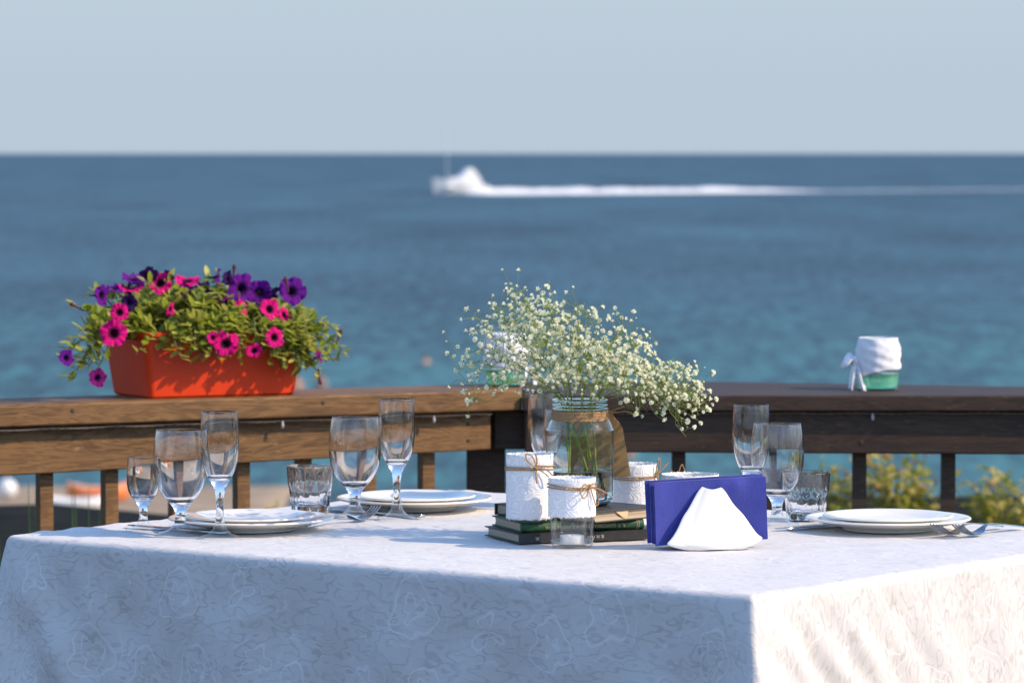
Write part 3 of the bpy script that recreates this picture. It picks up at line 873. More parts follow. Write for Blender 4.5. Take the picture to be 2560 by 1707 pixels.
def candle_jar(label, loc, r=0.0318, h=0.099, lace=(0.046, 0.101), bow_ang=-60, seed=1, bow=1.0, tilt=0.0):
    t = thing('candle_jar', label, 'jar', loc, 0, 'lace wrapped candle jars')
    g = MB().lathe(smooth_prof([(r - 0.006, 0.0045), (r - 0.003, 0.0055), (r - 0.0005, 0.010), (r, 0.016), (r, h * 0.70), (r - 0.002, h * 0.80), (r - 0.003, h * 0.86), (r - 0.003, h * 0.97)], 3), 64)
    g.build('glass_wall', M['glass'], t, angle=180, recalc=False)
    MB().lathe([(0, 0.0012), (r - 0.008, 0.0008), (r - 0.006, 0), (r - 0.003, 0.0006), (r - 0.0009, 0.0045), (r - 0.0012, 0.009), (r - 0.006, 0.0048), (0, 0.0040)], 64).build('glass_base', M['glass'], t, angle=60)
    s = sleeve(r + 0.0028, lace[0], lace[1], seed).build('lace_sleeve', M['lace'], t, angle=180, recalc=False)
    md = s.modifiers.new('solid', 'SOLIDIFY'); md.thickness = 0.0010
    # twine: two turns and a bow
    tw = MB(); zc = lace[0] + (lace[1] - lace[0]) * 0.80; R_ = r + 0.0038
    pts = []
    for k in range(0, 65):
        a = R(bow_ang) + 2 * math.pi * k / 32
        pts.append((R_ * math.cos(a), R_ * math.sin(a), zc + 0.0035 * math.cos(k / 32 * math.pi * 0.5 + 0.3) + 0.001 * math.sin(a * 2 + seed)))
    allp = rope(tw, pts, 0.0011, 0, 0.005, 2)
    a0 = R(bow_ang); er = Vector((math.cos(a0), math.sin(a0), 0)); et = Vector((-math.sin(a0), math.cos(a0), 0)); ez = Vector((0, 0, 1))
    K = er * (R_ + 0.001) + ez * zc
    def L3(*q): return [K + er * a * bow + et * b * bow + ez * c * bow for a, b, c in q]
    if bow_ang in (-75,):
        loops = [L3((0, 0, 0), (0.004, -0.006, 0.016), (0.005, -0.016, 0.022), (0.004, -0.015, 0.012), (0.002, 0, 0)),
                 L3((0, 0, 0), (0.004, 0.010, -0.006), (0.006, 0.022, -0.016), (0.005, 0.026, -0.014), (0.004, 0.014, -0.002), (0.002, 0, 0)),
                 L3((0, 0, 0), (0.003, 0.0, 0.012), (0.004, -0.002, 0.021)), L3((0, 0, 0), (0.003, -0.001, -0.010), (0.004, 0.0, -0.022))]
    elif bow_ang == -48:
        loops = [L3((0, 0, 0), (0.004, -0.014, 0.003), (0.005, -0.022, -0.006), (0.005, -0.014, -0.016), (0.003, 0, 0)),
                 L3((0, 0, 0), (0.006, 0.008, -0.006), (0.007, 0.012, -0.022), (0.006, 0.008, -0.027), (0.004, 0.003, -0.012), (0.002, 0, 0)),
                 L3((0, 0, 0), (0.010, 0.014, -0.005), (0.018, 0.028, -0.016)), L3((0, 0, 0), (0.003, -0.010, -0.003), (0.004, -0.016, -0.005))]
    else:
        loops = [L3((0, 0, 0), (0.003, -0.003, 0.014), (0.004, 0.002, 0.028), (0.004, 0.006, 0.016), (0.002, 0, 0)),
                 L3((0, 0, 0), (0.006, 0.008, 0.010), (0.012, 0.018, 0.020)), L3((0, 0, 0), (0.003, 0.008, -0.010), (0.004, 0.012, -0.018))]
    for q in loops:
        allp = allp + rope(tw, q, 0.0012, 0, 0.005, 8)
    kn_ = [K + Vector((0.002 * math.cos(a), 0.002 * math.sin(a), 0.0018 * math.sin(2 * a))) + er * 0.001 for a in [i * 0.8 for i in range(9)]]
    rope(tw, kn_, 0.0012, 0, 0.005, 3)
    fuzz(tw, allp, 70)
    tw.build('twine_bow', M['twine'], t)
    return t
candle_jar('lace topped glass jar with a tealight inside, standing in front of the books', (0.087, 5.930, TZ + 0.0003), lace=(0.0445, 0.1005), bow_ang=-48, seed=1)
candle_jar('lace covered jar with upright twine bow, standing on the green book', (0.026, 6.010, TZ + 0.0303), lace=(0.004, 0.099), bow_ang=-75, seed=5)
candle_jar('lace covered jar behind the books, right of the vase', (0.188, 6.262, TZ + 0.0003), h=0.094, lace=(0.004, 0.0955), bow_ang=-30, seed=9)
candle_jar('wide lace covered jar just behind the blue napkins', (0.266, 6.105, TZ + 0.0003), r=0.0400, h=0.090, lace=(0.004, 0.0915), bow_ang=100, seed=13)
tl = thing('tealight', 'white tealight candle inside the front lace topped jar', 'candle', (0.087, 5.930, TZ + 0.0048))
MB().lathe([(0, 0), (0.0170, 0), (0.0176, 0.0008), (0.0178, 0.0115), (0.0172, 0.0118), (0.0168, 0.0095), (0, 0.0093)], 40).build('tin_cup', simple('tealight_tin', (0.78, 0.78, 0.80), 0.3, 0.03, metal=0.6), tl)
MB().lathe([(0, 0.0096), (0.0165, 0.0097), (0.0165, 0.0104), (0.004, 0.0108), (0, 0.0108)], 32).build('wax', simple('wax', (0.82, 0.80, 0.75), 0.4, 0.02), tl)
MB().tube([(0, 0, 0.0105), (0.0004, 0, 0.014), (0.001, 0.0005, 0.0165)], 0.0006, 6).build('wick', simple('wick', (0.2, 0.18, 0.15), 0.9), tl)

# ------------------------------------------------------------------ flower vase
VX, VY, VZ = 0.101, 6.078, TZ + 0.0476
vs_t = thing('flower_vase', 'clear greenish preserving jar used as a vase, twine round its neck', 'vase', (VX, VY, VZ))
VP = [(0.040, 0.0030), (0.0455, 0.0050), (0.0490, 0.0110), (0.0502, 0.020), (0.0502, 0.104), (0.0490, 0.114), (0.0455, 0.1225), (0.0420, 0.1285), (0.0402, 0.1330), (0.0400, 0.1420), (0.0400, 0.1555)]
MB().lathe(smooth_prof(VP, 4), 80).build('glass_wall', M['jar_glass'], vs_t, angle=180, recalc=False)
MB().lathe([(0, 0.002), (0.034, 0.0015), (0.038, 0), (0.0425, 0.0004), (0.0462, 0.0050), (0.0445, 0.0075), (0.036, 0.0065), (0, 0.0060)], 80).build('glass_base', M['jar_lip'], vs_t, angle=60)
lipp = []
for zc_, rr2, th in ((0.1562, 0.0400, 0.0018), (0.1490, 0.0402, 0.0012), (0.1440, 0.0402, 0.0011)):
    MB().tube([(rr2 * math.cos(2 * math.pi * k / 72), rr2 * math.sin(2 * math.pi * k / 72), zc_) for k in range(73)], th, 8, cap=False).build('lip_ring', M['jar_lip'], vs_t, angle=180)
MB().lathe([(0, 0.0080), (0.040, 0.0080), (0.0460, 0.0105), (0.0484, 0.0150), (0.0492, 0.022), (0.0494, 0.0520), (0, 0.0520)], 80).build('water_fill', M['water'], vs_t, angle=50)
tw = MB(); ap = []
for k in range(7):
    zc_ = 0.1285 + k * 0.0021 + U(-0.0003, 0.0003); rr2 = 0.0428 - 0.0004 * k
    ap += rope(tw, [(rr2 * math.cos(2 * math.pi * q / 36 + k), rr2 * math.sin(2 * math.pi * q / 36 + k), zc_ + 0.0012 * math.sin(2 * math.pi * q / 36 + k)) for q in range(37)], 0.0011, 0, 0.005, 2)
for e in ([(0.040, 0.010, 0.137), (0.052, 0.014, 0.141), (0.066, 0.016, 0.146)], [(0.040, 0.010, 0.137), (0.055, 0.006, 0.138), (0.070, 0.002, 0.139), (0.080, 0.0, 0.134)], [(0.041, 0.006, 0.136), (0.052, 0.0, 0.128), (0.058, -0.004, 0.122)]):
    ap += rope(tw, e, 0.0011, 0, 0.005, 8)
fuzz(tw, ap, 160, 0.007)
tw.build('neck_twine', M['twine'], vs_t)
# kraft tag hanging behind the vase
poly = [(-0.020, 0.146), (0.034, 0.152), (0.0435, 0.1405), (0.0655, 0.110), (0.0775, 0.038), (0.0775, 0.0385), (0.020, 0.033)]
poly = [(-0.018, 0.040), (0.0505, 0.0365), (0.0772, 0.0395), (0.0650, 0.1110), (0.0430, 0.1420), (-0.010, 0.150)]
kt = MB()
kt.prism([(a, b) for a, b in poly], -0.0005, 0.0005)
ko = kt.build('paper_tag', M['kraft'], None, (VX, VY + 0.056, VZ), 0, smooth=False)
ko.rotation_euler = (R(90), 0, R(-3))
tag(ko, 'brown kraft paper tag hanging behind the flower vase', 'tag')

# ------------------------------------------------------------------ baby's breath bouquet
M['stem'] = simple('flower_stem', (0.30, 0.38, 0.07), 0.5, 0.2, 80, transl=((0.45, 0.56, 0.10), 0.35))
M['gyp'] = simple('gypsophila_petal', (0.90, 0.89, 0.76), 0.7, 0.03, 300, transl=((0.97, 0.96, 0.72), 0.55))
M['calyx'] = simple('calyx', (0.16, 0.26, 0.05), 0.6, 0.15)
GP = [(-0.099, 0.185), (-0.015, 0.158), (0.045, 0.133), (0.078, 0.115), (0.108, 0.091), (0.11, 0.065), (0.134, 0.059), (0.175, 0.057), (0.177, 0.031), (0.201, 0.009), (0.205, -0.008), (0.185, -0.033), (0.168, -0.057), (0.148, -0.066), (0.144, -0.025), (0.11, -0.034), (0.08, -0.023), (0.045, -0.001), (-0.039, 0.001), (-0.076, 0.014), (-0.123, 0.009), (-0.151, -0.021), (-0.182, -0.005), (-0.179, 0.023), (-0.19, 0.044), (-0.19, 0.072), (-0.179, 0.092), (-0.149, 0.137), (-0.126, 0.154), (-0.106, 0.167)]
def inside(x, z):
    c = False; j = len(GP) - 1
    for i in range(len(GP)):
        if (GP[i][1] > z) != (GP[j][1] > z) and x < (GP[j][0] - GP[i][0]) * (z - GP[i][1]) / (GP[j][1] - GP[i][1]) + GP[i][0]: c = not c
        j = i
    return c
gy = thing('flower_bouquet', "loose bouquet of white baby's breath standing in the jar vase", 'bouquet', (VX, VY, VZ))
NZ = 0.157                       # neck height above the vase base
def gpt(core):
    for _ in range(400):
        if core:
            cx, cz, sx, sz = random.choice(((0.005, 0.075, 0.05, 0.030), (0.055, 0.065, 0.042, 0.026), (-0.055, 0.085, 0.045, 0.032), (-0.07, 0.11, 0.035, 0.025), (0.02, 0.045, 0.05, 0.022), (0.09, 0.035, 0.035, 0.018), (-0.06, 0.05, 0.05, 0.02), (0.15, 0.010, 0.03, 0.022)))
            x, z = random.gauss(cx, sx), random.gauss(cz, sz)
        else:
            x, z = U(-0.195, 0.21), U(-0.07, 0.19)
        if inside(x, z): break
    return x, z
def depth_for(x, z): return random.gauss(0, 0.040 if x < 0.11 else 0.022)
mains = [(-0.150, 0.075), (-0.125, 0.130), (-0.090, 0.165), (-0.045, 0.135), (-0.005, 0.140), (0.030, 0.118), (0.060, 0.105), (0.085, 0.080), (0.130, 0.045), (0.165, 0.010), (-0.130, 0.025), (0.090, 0.040)]
stems_mb, nodes = [], []            # nodes: (point, main index, distance along)
for i, (ex, ez) in enumerate(mains):
    a = 2 * math.pi * i / len(mains)
    foot = Vector((U(-0.026, 0.030), U(-0.024, 0.024), 0.014 + U(0, 0.012)))
    neck = Vector((max(-0.030, min(0.030, ex * 0.20 + U(-0.006, 0.006))), U(-0.024, 0.024), NZ))
    end = Vector((ex, depth_for(ex, ez) * 0.8, NZ + ez))
    mid = neck.lerp(end, 0.5) + Vector((0, 0, 0.018 if ex > 0.1 else 0.012))
    if i % 2: foot = Vector((neck.x * 0.4 + U(-0.006, 0.006), neck.y * 0.5, NZ - U(0.03, 0.07)))
    pts = crom([foot, foot.lerp(neck, 0.5) + Vector((U(-0.004, 0.004), U(-0.004, 0.004), 0)), neck, mid, end], 8)
    b = MB(); n = len(pts)
    b.tube(pts, [0.00155 - 0.0010 * max(0, k / n - 0.3) / 0.7 for k in range(n)], 6)
    for k in (9, 17): b.sphere(pts[k], 0.0022, 8, 5, 0, (1, 1, 1.4))
    stems_mb.append(b)
    for k in range(17, n): nodes.append((pts[k], i, (pts[k] - neck).length))
neckP = Vector((0, 0, NZ))
def attach(P, pool, wmin):
    best, bd = None, 1e9
    dP = (P - neckP).length
    for nd_ in pool:
        q = nd_[0]
        if (q - neckP).length > dP * 0.93: continue
        d = (q - P).length + (0.5 if (q - P).length < wmin else 0)
        if q.z > P.z + 0.02: d += 0.03
        if d < bd: bd, best = d, nd_
    return best
lvl1 = []
for _ in range(130):
    x, z = gpt(rnd() < 0.6); P = Vector((x * 0.95, depth_for(x, z), NZ + z * 0.95 - 0.004))
    a = attach(P, nodes, 0.015)
    if not a: continue
    m_ = a[0].lerp(P, 0.5) + Vector((U(-1, 1), U(-1, 1), U(0, 1.6))) * 0.006
    pts = crom([a[0], m_, P], 4)
    stems_mb[a[1]].tube(pts, [0.00075 - 0.0003 * k / len(pts) for k in range(len(pts))], 4)
    for p in pts[2:]: lvl1.append((p, a[1], 0))
lvl2 = []
for _ in range(420):
    x, z = gpt(rnd() < 0.68); P = Vector((x * 0.98, depth_for(x, z), NZ + z * 0.98 - 0.002))
    a = attach(P, lvl1 + nodes, 0.008)
    if not a: continue
    m_ = a[0].lerp(P, 0.5) + Vector((U(-1, 1), U(-1, 1), U(0, 1.6))) * 0.004
    pts = crom([a[0], m_, P], 3)
    stems_mb[a[1]].tube(pts, 0.00042, 4)
    for p in pts[1:]: lvl2.append((p, a[1], 0))
def gyp_flower(seed):
    rs = random.Random(seed); b = MB()
    for layer, (n, r, h, tl_) in enumerate(((6, 1.0, 0.15, 0.25), (6, 0.78, 0.40, 0.75), (5, 0.48, 0.60, 1.15))):
        for k in range(n):
            a = 2 * math.pi * (k + 0.4 * layer) / n + rs.uniform(-0.2, 0.2)
            rr = r * rs.uniform(0.85, 1.12); up = tl_ * rs.uniform(0.7, 1.2)
            w = rr * 0.42
            c, s = math.cos(a), math.sin(a)
            def P(rad, side, z): return (rad * c - side * s, rad * s + side * c, z)
            h1 = h + up * 0.35
            b.add([P(0.10, -0.08, h - 0.12), P(0.10, 0.08, h - 0.12), P(rr * 0.7, w, h1), P(rr * 1.0, w * 0.55, h1 + up * 0.12), P(rr * 0.93, 0, h1 + up * 0.05), P(rr * 1.0, -w * 0.55, h1 + up * 0.16), P(rr * 0.7, -w, h1)],
                  [(0, 1, 2, 4, 6), (2, 3, 4), (4, 5, 6)])
    b.lathe([(0, -0.62), (0.16, -0.5), (0.26, -0.1), (0.22, 0.12), (0, 0.15)], 6, 1)
    return b
GYM = [gyp_flower(s) for s in range(4)]
GYme = [b.mesh('flower', [M['gyp'], M['calyx']], True, 60, False) for b in GYM]
heads = []
pool = lvl1 + lvl2
for _ in range(1650):
    x, z = gpt(rnd() < 0.78); P = Vector((x, depth_for(x, z), NZ + z))
    a = attach(P, lvl2 if rnd() < 0.75 else pool, 0.006)
    if not a: continue
    dv_ = P - a[0]
    if dv_.length > 0.030:
        P = a[0] + dv_.normalized() * U(0.012, 0.026)
    up_ = (P - a[0]).normalized() + Vector((0, 0, 0.4)) + Vector((U(-.5, .5), U(-.5, .5), U(-.5, .5)))
    m_ = a[0].lerp(P, 0.55) + Vector((U(-1, 1), U(-1, 1), U(-.3, 1))) * 0.0025
    stems_mb[a[1]].tube(crom([a[0], m_, P], 3), 0.00028, 3, cap=False)
    heads.append((P, up_.normalized(), rnd()))
# loose tendrils that leave the mass, ending in buds and single flowers
for _ in range(95):
    x, z = gpt(False)
    k = 1.0 + U(0.05, 0.16); x2, z2 = x * k, z * k
    if inside(x2 * 1.02, z2 * 1.02) and rnd() < 0.7: continue
    P = Vector((x2, depth_for(x, z), NZ + z2))
    a = attach(P, pool, 0.012)
    if not a: continue
    droop = -0.006 if x2 > 0.1 or z < 0.03 else 0.004
    pts = crom([a[0], a[0].lerp(P, 0.5) + Vector((U(-1, 1), U(-1, 1), 1)) * 0.004, P + Vector((0, 0, droop))], 4)
    stems_mb[a[1]].tube(pts, 0.00036, 4)
    d_ = (pts[-1] - pts[-3]).normalized()
    heads.append((pts[-1], d_, U(0.0, 0.5)))
    if rnd() < 0.6:
        q = pts[len(pts) // 2] + Vector((U(-1, 1), U(-1, 1), U(-0.5, 1))).normalized() * 0.009
        stems_mb[a[1]].tube([pts[len(pts) // 2], q], 0.00028, 3, cap=False)
        heads.append((q, d_, rnd()))
for b in stems_mb: b.build('stem', M['stem'], gy, angle=180, recalc=False)
buds = MB(); rest = MB(); full = []
for (P, up_, k) in heads:
    q = up_.to_track_quat('Z', 'Y').to_matrix().to_4x4()
    if k < 0.24:
        buds.sphere(P, U(0.0009, 0.0016), 6, 4, 0 if k < 0.12 else 1)
    else: full.append((P, q, U(0.0026, 0.0043) if rnd() < 0.75 else U(0.0043, 0.0052)))
full.sort(key=lambda t: -(t[2] * 40 - t[0].y * 3))
for i, (P, q, s) in enumerate(full):
    mtx = Matrix.Translation(P) @ q @ Matrix.Rotation(U(0, 6.28), 4, 'Z') @ Matrix.Scale(s, 4)
    if i < 300:
        o = bpy.data.objects.new('flower', GYme[i % 4]); col.objects.link(o); o.parent = gy; o.matrix_local = mtx
    else: rest.inst(GYM[i % 4], mtx)
tag(rest.build('small_flowers', [M['gyp'], M['calyx']], gy, angle=180, recalc=False), kind='stuff')
tag(buds.build('flower_buds', [M['calyx'], M['gyp']], gy, angle=180, recalc=False), kind='stuff')

# ------------------------------------------------------------------ napkin holder and napkins
HX, HY, HR = 0.286, 5.925, R(11)
nh = thing('napkin_holder', 'white ceramic fan shaped napkin holder at the front of the table', 'napkin holder', (HX, HY, TZ + 0.0003), HR)
LFT = [(-0.040, 0.0), (-0.058, 0.004), (-0.0715, 0.008), (-0.0640, 0.016), (-0.0540, 0.030), (-0.0455, 0.046), (-0.0370, 0.057), (-0.0290, 0.070), (-0.0215, 0.082), (-0.0150, 0.089)]
RGT = [(0.042, 0.0), (0.058, 0.006), (0.0715, 0.0135), (0.0640, 0.020), (0.0540, 0.034), (0.0445, 0.048), (0.0330, 0.060), (0.0260, 0.070), (0.0190, 0.081), (0.0120, 0.0875)]
def fan(sg):
    mb = MB(); nj, ni = 26, 22
    Lp, Rp = crom([(a, b, 0) for a, b in LFT], 3), crom([(a, b, 0) for a, b in RGT], 3)
    nj = len(Lp); vv, fs = [], []
    for j in range(nj):
        for i in range(ni + 1):
            f = i / ni
            x = Lp[j].x + (Rp[j].x - Lp[j].x) * f; z = Lp[j].y + (Rp[j].y - Lp[j].y) * f
            z -= 0.0035 * math.sin(math.pi * f) * (j / nj) ** 3          # dip along the top edge
            hh = max(0, 1 - z / 0.09)
            y = 0.017 + 0.020 * hh ** 1.6 + 0.006 * math.sin(math.pi * f) * (0.4 + hh)
            y += 0.0004 * math.exp(-((f - 0.07) / 0.05) ** 2) + 0.0004 * math.exp(-((f - 0.93) / 0.05) ** 2) - 0.0006 * math.exp(-((f - 0.17) / 0.05) ** 2) - 0.0006 * math.exp(-((f - 0.83) / 0.05) ** 2)
            if z < 0.006: y -= 0.004 * (1 - z / 0.006)
            vv.append((x, sg * y, z))
    for j in range(nj - 1):
        for i in range(ni):
            a = j * (ni + 1) + i
            fs.append((a, a + 1, a + ni + 2, a + ni + 1))
    return mb.add(vv, fs)
for sg, nm in ((-1, 'front_wall'), (1, 'back_wall')):
    o = fan(sg).build(nm, M['ceramic'], nh, angle=180)
    md = o.modifiers.new('s', 'SOLIDIFY'); md.thickness = 0.0048; md.offset = 0
    md = o.modifiers.new('b', 'SUBSURF'); md.levels = 1; md.render_levels = 2
MB().prism([(0.045 * math.cos(a) , 0.033 * math.sin(a)) for a in [2 * math.pi * k / 40 for k in range(40)]], 0.0005, 0.0060).build('base', M['ceramic'], nh, bevel=0.001)
def napkin(i, n):
    mb = MB(); ni, nj = 26, 14
    Wn, Hn, T = 0.166, 0.091, 0.0020
    rs = random.Random(40 + i)
    sx, sz = rs.uniform(-0.004, 0.003), rs.uniform(-0.0012, 0.0028) if i else 0.0
    if i == n - 1: sx = -0.006
    vv, fs = [], []
    for side in (0, 1):
        for j in range(nj + 1):
            for k in range(ni + 1):
                x = -Wn / 2 + Wn * k / ni; z = Hn * j / nj
                w = 0.0016 * mnoise.noise(Vector((x * 22, z * 22, 0))) + 0.0012 * math.sin(x * 18 + 1.0)
                e = max(0, abs(x) - 0.055) / 0.028
                w += (i - (n - 1) / 2) * 0.0013 * e ** 1.3      # the stack fans open at its ends
                if i == 0:
                    w -= 0.0035 * math.exp(-((x - 0.040) / 0.010) ** 2 - ((z - 0.080) / 0.010) ** 2) + 0.002 * math.exp(-((x - 0.020) / 0.006) ** 2 - ((z - 0.084) / 0.006) ** 2)
                    w += -0.0012 * max(0, (z - 0.055)) / 0.036
                z += 0.00030 * rs.uniform(-1, 1) * 0
                edge = (1 if k in (0, ni) else 0)
                y = w + (T / 2 - (0.0004 if edge else 0)) * (-1 if side == 0 else 1)
                vv.append((x + sx + z * 0.0, y, z + sz))
    NN = (ni + 1) * (nj + 1)
    for j in range(nj):
        for k in range(ni):
            a = j * (ni + 1) + k
            fs.append((a, a + 1, a + ni + 2, a + ni + 1)); fs.append((NN + a, NN + a + ni + 1, NN + a + ni + 2, NN + a + 1))
    for j in range(nj):
        a = j * (ni + 1); fs.append((a, a + ni + 1, NN + a + ni + 1, NN + a))
        a = j * (ni + 1) + ni; fs.append((a, NN + a, NN + a + ni + 1, a + ni + 1))
    for k in range(ni):
        a = k; fs.append((a, NN + a, NN + a + 1, a + 1))
        a = nj * (ni + 1) + k; fs.append((a, a + 1, NN + a + 1, NN + a))
    mb.add(vv, fs)
    return mb
NN_ = 8
for i in range(NN_):
    off = -0.0125 + i * 0.0036
    ca, sa = math.cos(HR), math.sin(HR)
    o = napkin(i, NN_).build('paper_napkin', M['napkin'], None, (HX - off * sa + 0.001, HY + off * ca, TZ + 0.0085 + i * 0.0001), HR, angle=50)
    o.rotation_euler = (R(0.6 * (i - 3)) * -0.3, R(-2.4 - 0.35 * math.sin(i * 2.1)), HR + R(0.4 * math.sin(i * 1.7)))
    tag(o, 'foremost folded blue paper napkin behind the white holder front' if i == 0 else 'folded blue paper napkin stacked behind the foremost one in the holder', 'napkin', 'blue napkins in the holder')

# ------------------------------------------------------------------ flower box with petunias
BX = Vector((-0.664, 7.502, 0.88)); BR = 0.48985
fb = thing('flower_box', 'orange plastic window box standing on the left railing', 'planter', BX, BR)
M['orange'] = simple('orange_plastic', (0.72, 0.045, 0.002), 0.45, 0.05, 30, 0.05, 400)
M['soil'] = simple('potting_soil', (0.03, 0.022, 0.016), 0.95, 0.4, 200)
def rrect(x0, x1, y0, y1, r, z, k=6):
    P = []
    for cx, cy, a0 in ((x1 - r, y0 + r, -90), (x1 - r, y1 - r, 0), (x0 + r, y1 - r, 90), (x0 + r, y0 + r, 180)):
        for q in range(k + 1):
            a = R(a0 + 90 * q / k); P.append((cx + r * math.cos(a), cy + r * math.sin(a), z))
    return P
BLN, BWD, BH = 0.296, 0.180, 0.1225
rings = [rrect(0.004, BLN - 0.004, 0.004, BWD - 0.004, 0.010, 0.0), rrect(0, BLN, 0, BWD, 0.012, 0.004),
         rrect(-0.0145, BLN + 0.0145, -0.013, BWD + 0.013, 0.014, BH - 0.008), rrect(-0.0205, BLN + 0.0205, -0.019, BWD + 0.019, 0.015, BH - 0.007),
         rrect(-0.0210, BLN + 0.0210, -0.0195, BWD + 0.0195, 0.015, BH), rrect(-0.0110, BLN + 0.0110, -0.0095, BWD + 0.0095, 0.012, BH),
         rrect(-0.0100, BLN + 0.0100, -0.0085, BWD + 0.0085, 0.012, BH - 0.012), rrect(0.003, BLN - 0.003, 0.003, BWD - 0.003, 0.010, 0.006)]
mb = MB(); n = len(rings[0]); vv = [p for r_ in rings for p in r_]; fs = []
for j in range(len(rings) - 1):
    for k in range(n):
        k2 = (k + 1) % n; fs.append((j * n + k, j * n + k2, (j + 1) * n + k2, (j + 1) * n + k))
fs.append(tuple(range(n - 1, -1, -1))); fs.append(tuple((len(rings) - 1) * n + k for k in range(n)))
mb.add(vv, fs).build('trough', M['orange'], fb, angle=35)
MB().prism([(p[0], p[1]) for p in rrect(-0.006, BLN + 0.006, -0.005, BWD + 0.005, 0.01, 0)], 0.092, 0.106).build('soil', M['soil'], fb)

def m_petal(name, c, throat, tl_):
    m, nt, bs = newmat(name)
    v = texco(nt)
    sep = nd(nt, 'ShaderNodeSeparateXYZ'); lnk(nt, v, sep.inputs[0])
    rr2 = math_(nt, 'POWER', math_(nt, 'ADD', math_(nt, 'MULTIPLY', sep.outputs[0], sep.outputs[0]), math_(nt, 'MULTIPLY', sep.outputs[1], sep.outputs[1])), 0.5)
    rr2 = math_(nt, 'ADD', rr2, math_(nt, 'MULTIPLY', math_(nt, 'SUBTRACT', noise(nt, v, 6, 3), 0.5), 0.25))
    cc = ramp(nt, rr2, [(0.10, throat), (0.30, throat), (0.52, c), (1.0, c)])
    lnk(nt, cc, bs.inputs['Base Color'])
    bs.inputs['Roughness'].default_value = 0.6
    bs.inputs['Specular IOR Level'].default_value = 0.2
    bump(nt, bs, noise(nt, v, 9, 3), 0.4, 0.05)
    tr = nd(nt, 'ShaderNodeBsdfTranslucent'); lnk(nt, cc, tr.inputs[0])
    mx = nd(nt, 'ShaderNodeMixShader'); mx.inputs[0].default_value = tl_
    lnk(nt, bs.outputs[0], mx.inputs[1]); lnk(nt, tr.outputs[0], mx.inputs[2]); lnk(nt, mx.outputs[0], nt.nodes['Material Output'].inputs[0])
    return m
PM = {'m': m_petal('magenta_petal', (0.80, 0.003, 0.22), (0.04, 0.0, 0.02), 0.22),
      'p': m_petal('plum_petal', (0.22, 0.004, 0.17), (0.04, 0.0, 0.05), 0.3),
      'v': m_petal('violet_petal', (0.15, 0.004, 0.27), (0.025, 0.0, 0.05), 0.25),
      'd': m_petal('dark_violet_petal', (0.045, 0.006, 0.11), (0.015, 0.0, 0.03), 0.3)}
M['leaf'] = simple('petunia_leaf', (0.18, 0.26, 0.030), 0.5, 0.4, 25, transl=((0.48, 0.54, 0.06), 0.45))
M['leaf2'] = simple('petunia_leaf_yellow', (0.46, 0.45, 0.085), 0.5, 0.3, 25, transl=((0.55, 0.54, 0.12), 0.4))
M['pstem'] = simple('petunia_stem', (0.13, 0.16, 0.045), 0.6, 0.2)
M['wilt'] = simple('wilted_bud', (0.10, 0.035, 0.05), 0.8, 0.3)
def petunia(seed):
    """unit-radius trumpet with five ruffled lobes, facing +Z"""
    rs = random.Random(seed); b = MB(); n = 50
    prof = [(0.06, -1.25), (0.08, -0.95), (0.12, -0.6), (0.17, -0.32), (0.26, -0.14), (0.42, -0.05), (0.62, 0.0), (0.82, 0.02), (0.96, 0.0)]
    vv, fs = [], []
    ph = rs.uniform(0, 6.28)
    for j, (r, z) in enumerate(prof):
        for k in range(n):
            a = 2 * math.pi * k / n
            w = max(0, (r - 0.25) / 0.7)
            lobe = 1 + w * (0.05 * math.cos(5 * a) - 0.07 * math.exp(-((math.cos(2.5 * a)) ** 2) / 0.03))
            zz = z + w * w * (0.10 * math.sin(5 * a + 0.7) + 0.10 * math.sin(11 * a + ph) + 0.05 * math.sin(17 * a + 2 * ph) + 0.16 * math.sin(2 * a + ph))
            rr2 = r * lobe
            vv.append((rr2 * math.cos(a + 0.3), rr2 * math.sin(a + 0.3), zz))
    for j in range(len(prof) - 1):
        for k in range(n):
            fs.append((j * n + k, j * n + (k + 1) % n, (j + 1) * n + (k + 1) % n, (j + 1) * n + k))
    b.add(vv, fs)
    b.lathe([(0, -1.5), (0.07, -1.45), (0.11, -1.25), (0.09, -1.05)], 8, 1)
    return b
PB = [petunia(s) for s in range(3)]
PME = {k: [b.mesh('bloom', [PM[k], M['pstem']], True, 180, False) for b in PB] for k in PM}
